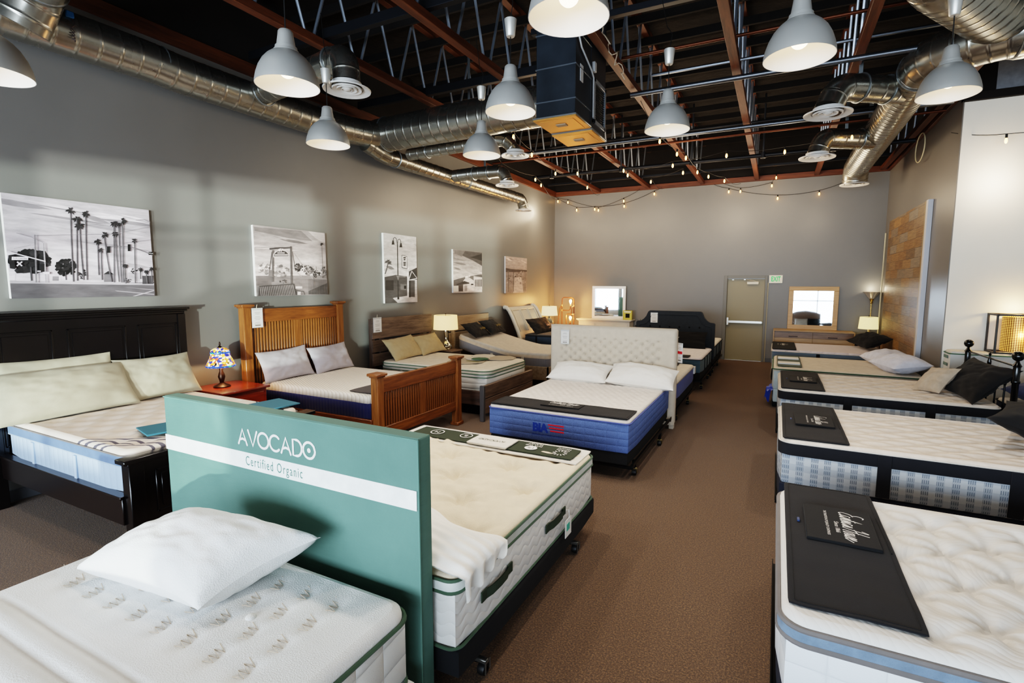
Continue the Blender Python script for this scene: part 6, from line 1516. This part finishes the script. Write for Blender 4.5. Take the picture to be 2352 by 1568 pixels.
MB().box(1.6, 2.02, 12.75, 13.2, .62, .65, .004).build('table_top', m_dl, t); MB().box(1.62, 2.0, 12.78, 13.18, .1, .62, .004).build('carcass', m_dt, t)
for x in (1.65, 1.97):
    for y in (12.82, 13.14): MB().box(x-.02, x+.02, y-.02, y+.02, 0, .1).build('leg', m_dt, t)
c = (1.8, 12.92, .65); m_nick = mat('antique_silver', '#b7b09a', .3, .8)
t = drum_lamp(c, 'cream shade table lamp with scrolled silver base in the back right corner', .185, .165, .27, .525, [(.001, 0), (.07, 0), (.07, .015), (.02, .025), (.012, .12), (.03, .15), (.03, .17), (.012, .2), (.01, .3), (.001, .3)], m_nick, 7, (1, .78, .45), shade_mat('pale_yellow_shade', '#e6dcb0', '#fff0b8', .5))
mb = MB()
for k in range(4):
    a = k*pi/2+.4; ca, sa = cos(a), sin(a)
    mb.tube([(c[0]+ca*r, c[1]+sa*r, c[2]+z) for r, z in ((.02, .19), (.06, .185), (.085, .15), (.075, .11), (.045, .1), (.05, .075), (.08, .06), (.09, .03), (.06, .005))], .009, 6)
mb.build('scrolls', m_nick, t)
t = thing('floor_lamp', 'tall brass floor lamp with fluted glass bowl in the back right corner', 'floor lamp', (1.86, 13.2, 0)); c = (1.86, 13.18, 0)
MB().lathe([(.001, 0), (.13, 0), (.13, .02), (.03, .04), (.012, .06), (.012, 1.45), (.03, 1.47), (.02, 1.5), (.035, 1.53), (.045, 1.56), (.001, 1.57)], 20, c).build('lamp_pole', mat('polished_brass', '#b89c62', .25, .9), t)
mb = MB(); n = 48; P = []
for r, z in ((.045, 1.56), (.075, 1.6), (.12, 1.66), (.17, 1.71), (.165, 1.712), (.115, 1.665), (.07, 1.61), (.04, 1.575)):
    P.append([(c[0]+(r+.008*cos(k*12*2*pi/n)*(r/.17))*cos(2*pi*k/n), c[1]+(r+.008*cos(k*12*2*pi/n)*(r/.17))*sin(2*pi*k/n), z) for k in range(n)])
mb.grid(P, wrap=True); mb.build('glass_bowl', mat('smoked_glass', '#c9c4be', .12, .5), t)
MB().ball((c[0], c[1], 1.63), .03, 8).build('bulb', emit('floor_bulb', '#fff0d0', 5), t); plight((c[0], c[1], 1.78), 3, (1, .85, .6), t)
# reclaimed wood panel leaning on the right alcove wall
def reclaimed():
    t = NT('reclaimed_planks'); v = t.co(); br = t.n('ShaderNodeTexBrick'); br.offset = .37; br.squash = 1.
    sw = t.n('ShaderNodeSeparateXYZ'); t.l(v, sw.inputs[0]); cb = t.n('ShaderNodeCombineXYZ'); t.l(sw.outputs[1], cb.inputs[0]); t.l(sw.outputs[2], cb.inputs[1]); t.l(cb.outputs[0], br.inputs['Vector'])
    for k, q in (('Scale', 1.), ('Mortar Size', .0025), ('Brick Width', .62), ('Row Height', .16), ('Bias', 0.)): br.inputs[k].default_value = q
    br.inputs['Color1'].default_value = (0, 0, 0, 1); br.inputs['Color2'].default_value = (1, 1, 1, 1); br.inputs['Mortar'].default_value = (.5, .5, .5, 1)
    g = t.noise(t.co(scale=(1, 1.2, 16)), 3, 6); col = t.ramp(br.outputs['Color'], [(0, '#694a2a'), (.2, '#805c33'), (.4, '#7d766d'), (.55, '#554332'), (.7, '#8f6b40'), (.85, '#75614a'), (1, '#967448')], 'LINEAR')
    col = t.mix(.28, col, t.ramp(g, [(.35, '#5e442a'), (.65, '#b3925f')])); t.l(t.mix(br.outputs['Fac'], col, '#1d140d'), t.b.inputs['Base Color'])
    t.bump(t.math('SUBTRACT', g, t.math('MULTIPLY', br.outputs['Fac'], 2.)), .4, .01); return t.set(Roughness=.45)
t = thing('wood_panel', 'tall panel of reclaimed brown planks leaning on the right alcove wall', 'wall panel', (2.0, 11.1, .38))
MB().box(1.985, 2.035, 9.78, 12.6, .38, 3.14, .002).build('plank_face', reclaimed(), t)
MB().box(1.978, 2.038, 9.7, 9.785, .36, 3.14, .003).build('edge_trim', mat('tan_trim', '#a08a68', .5), t); MB().box(1.972, 2.038, 9.6, 9.702, .3, 3.14, .003).build('edge_strip', mat('pale_strip', '#c9ccd4', .5), t)
MB().box(1.98, 2.03, 9.7, 12.6, 0, .38, .002).build('base_board', m_dark, t)
tag(MB().tube([(1.99, 13.02, .0), (2.0, 13.05, 1.5), (2.005, 13.06, 2.95)], .014, 8).build('leaning_rod', mat('cream_rod', '#c7bfa4', .4)), 'thin cream rod leaning in the back right corner beside the wood panel', 'rod')
pts = [(1.95, 10.3+.3*cos(a), 4.05+.22*sin(a)) for a in [2*pi*k/22 for k in range(23)]]
tag(MB().tube(pts, .008, 5).build('wire_loop', mat('cream_wire', '#d9c9a2', .5)), 'loop of cream wire hanging high at the alcove corner', 'wire')

# what the mirrors show behind the camera: a bed with an arched wooden headboard by the windows
t = thing('arched_bed', 'bed with arched wooden headboard seen only in the right mirror', 'bed', (1.5, -2.5, 0))
o = [(2.1, .2), (2.1, 1.25), (1.8, 1.36), (1.4, 1.42), (1.0, 1.36), (.7, 1.25), (.7, .2)]
MB().prism([(x, -3.5, z) for x, z in o], (0, -.07, 0)).build('headboard', m_dt, t)
for x in (.74, 2.06): MB().box(x-.04, x+.04, -3.56, -3.48, 0, 1.2, .004).build('bed_post', m_dt, t)
for x in (.74, 2.06): MB().box(x-.02, x+.02, -3.5, -1.5, .2, .36, .004).build('side_rail', m_dt, t)
mattress('mattress', 'white mattress of the bed seen in the right mirror', .74, 2.06, -3.45, -1.5, .3, .62, m_bluek, m_offw, .08, .08, .1)
pil('beige pillow of the bed seen in the right mirror', pillow(MB(), .6, .4, .15, frame((1.2, -3.2, .8), (-1, 0, 0), (0, -.4, .9)), 71, .06, n=20), m_cream, None)
pil('black pillow of the bed seen in the right mirror', pillow(MB(), .6, .4, .15, frame((1.8, -3.3, .82), (-1, 0, 0), (0, -.4, .9)), 72, .06, n=20), m_blk, None)

# ================================================================== light
def area(name, loc, rot, sx, sy, e, col):
    L = bpy.data.lights.new(name, 'AREA'); L.shape = 'RECTANGLE'; L.size = sx; L.size_y = sy; L.energy = e; L.color = col
    o = bpy.data.objects.new(name, L); COL.objects.link(o); o.location = loc; o.rotation_euler = rot; return o
for (a, b), e in zip(wins, (400, 320, 260)): area('window_daylight', ((a+b)/2, YF-.25, 1.43), (radians(90), 0, 0), b-a, 2.37, e, (.72, .86, 1))
S = bpy.data.lights.new('street_bounce', 'SUN'); S.energy = 3.6; S.angle = radians(1.); S.color = (.86, 1, .9)
so = bpy.data.objects.new('street_bounce', S); COL.objects.link(so)
so.rotation_euler = Vector((-.62, 1, .04)).to_track_quat('-Z', 'Y').to_euler()
S2 = bpy.data.lights.new('street_bounce', 'SUN'); S2.energy = 2.2; S2.angle = radians(.7); S2.color = (.95, 1, .93)
so2 = bpy.data.objects.new('street_bounce', S2); COL.objects.link(so2)
so2.rotation_euler = Vector((-.95, 1, .06)).to_track_quat('-Z', 'Y').to_euler()
w = bpy.data.worlds.new('world'); scn.world = w; w.use_nodes = True; bg = w.node_tree.nodes['Background']; bg.inputs[0].default_value = (.75, .87, 1, 1); bg.inputs[1].default_value = 1.2
scn.view_settings.view_transform = 'Filmic'; scn.view_settings.look = 'High Contrast'; scn.view_settings.exposure = 0.25
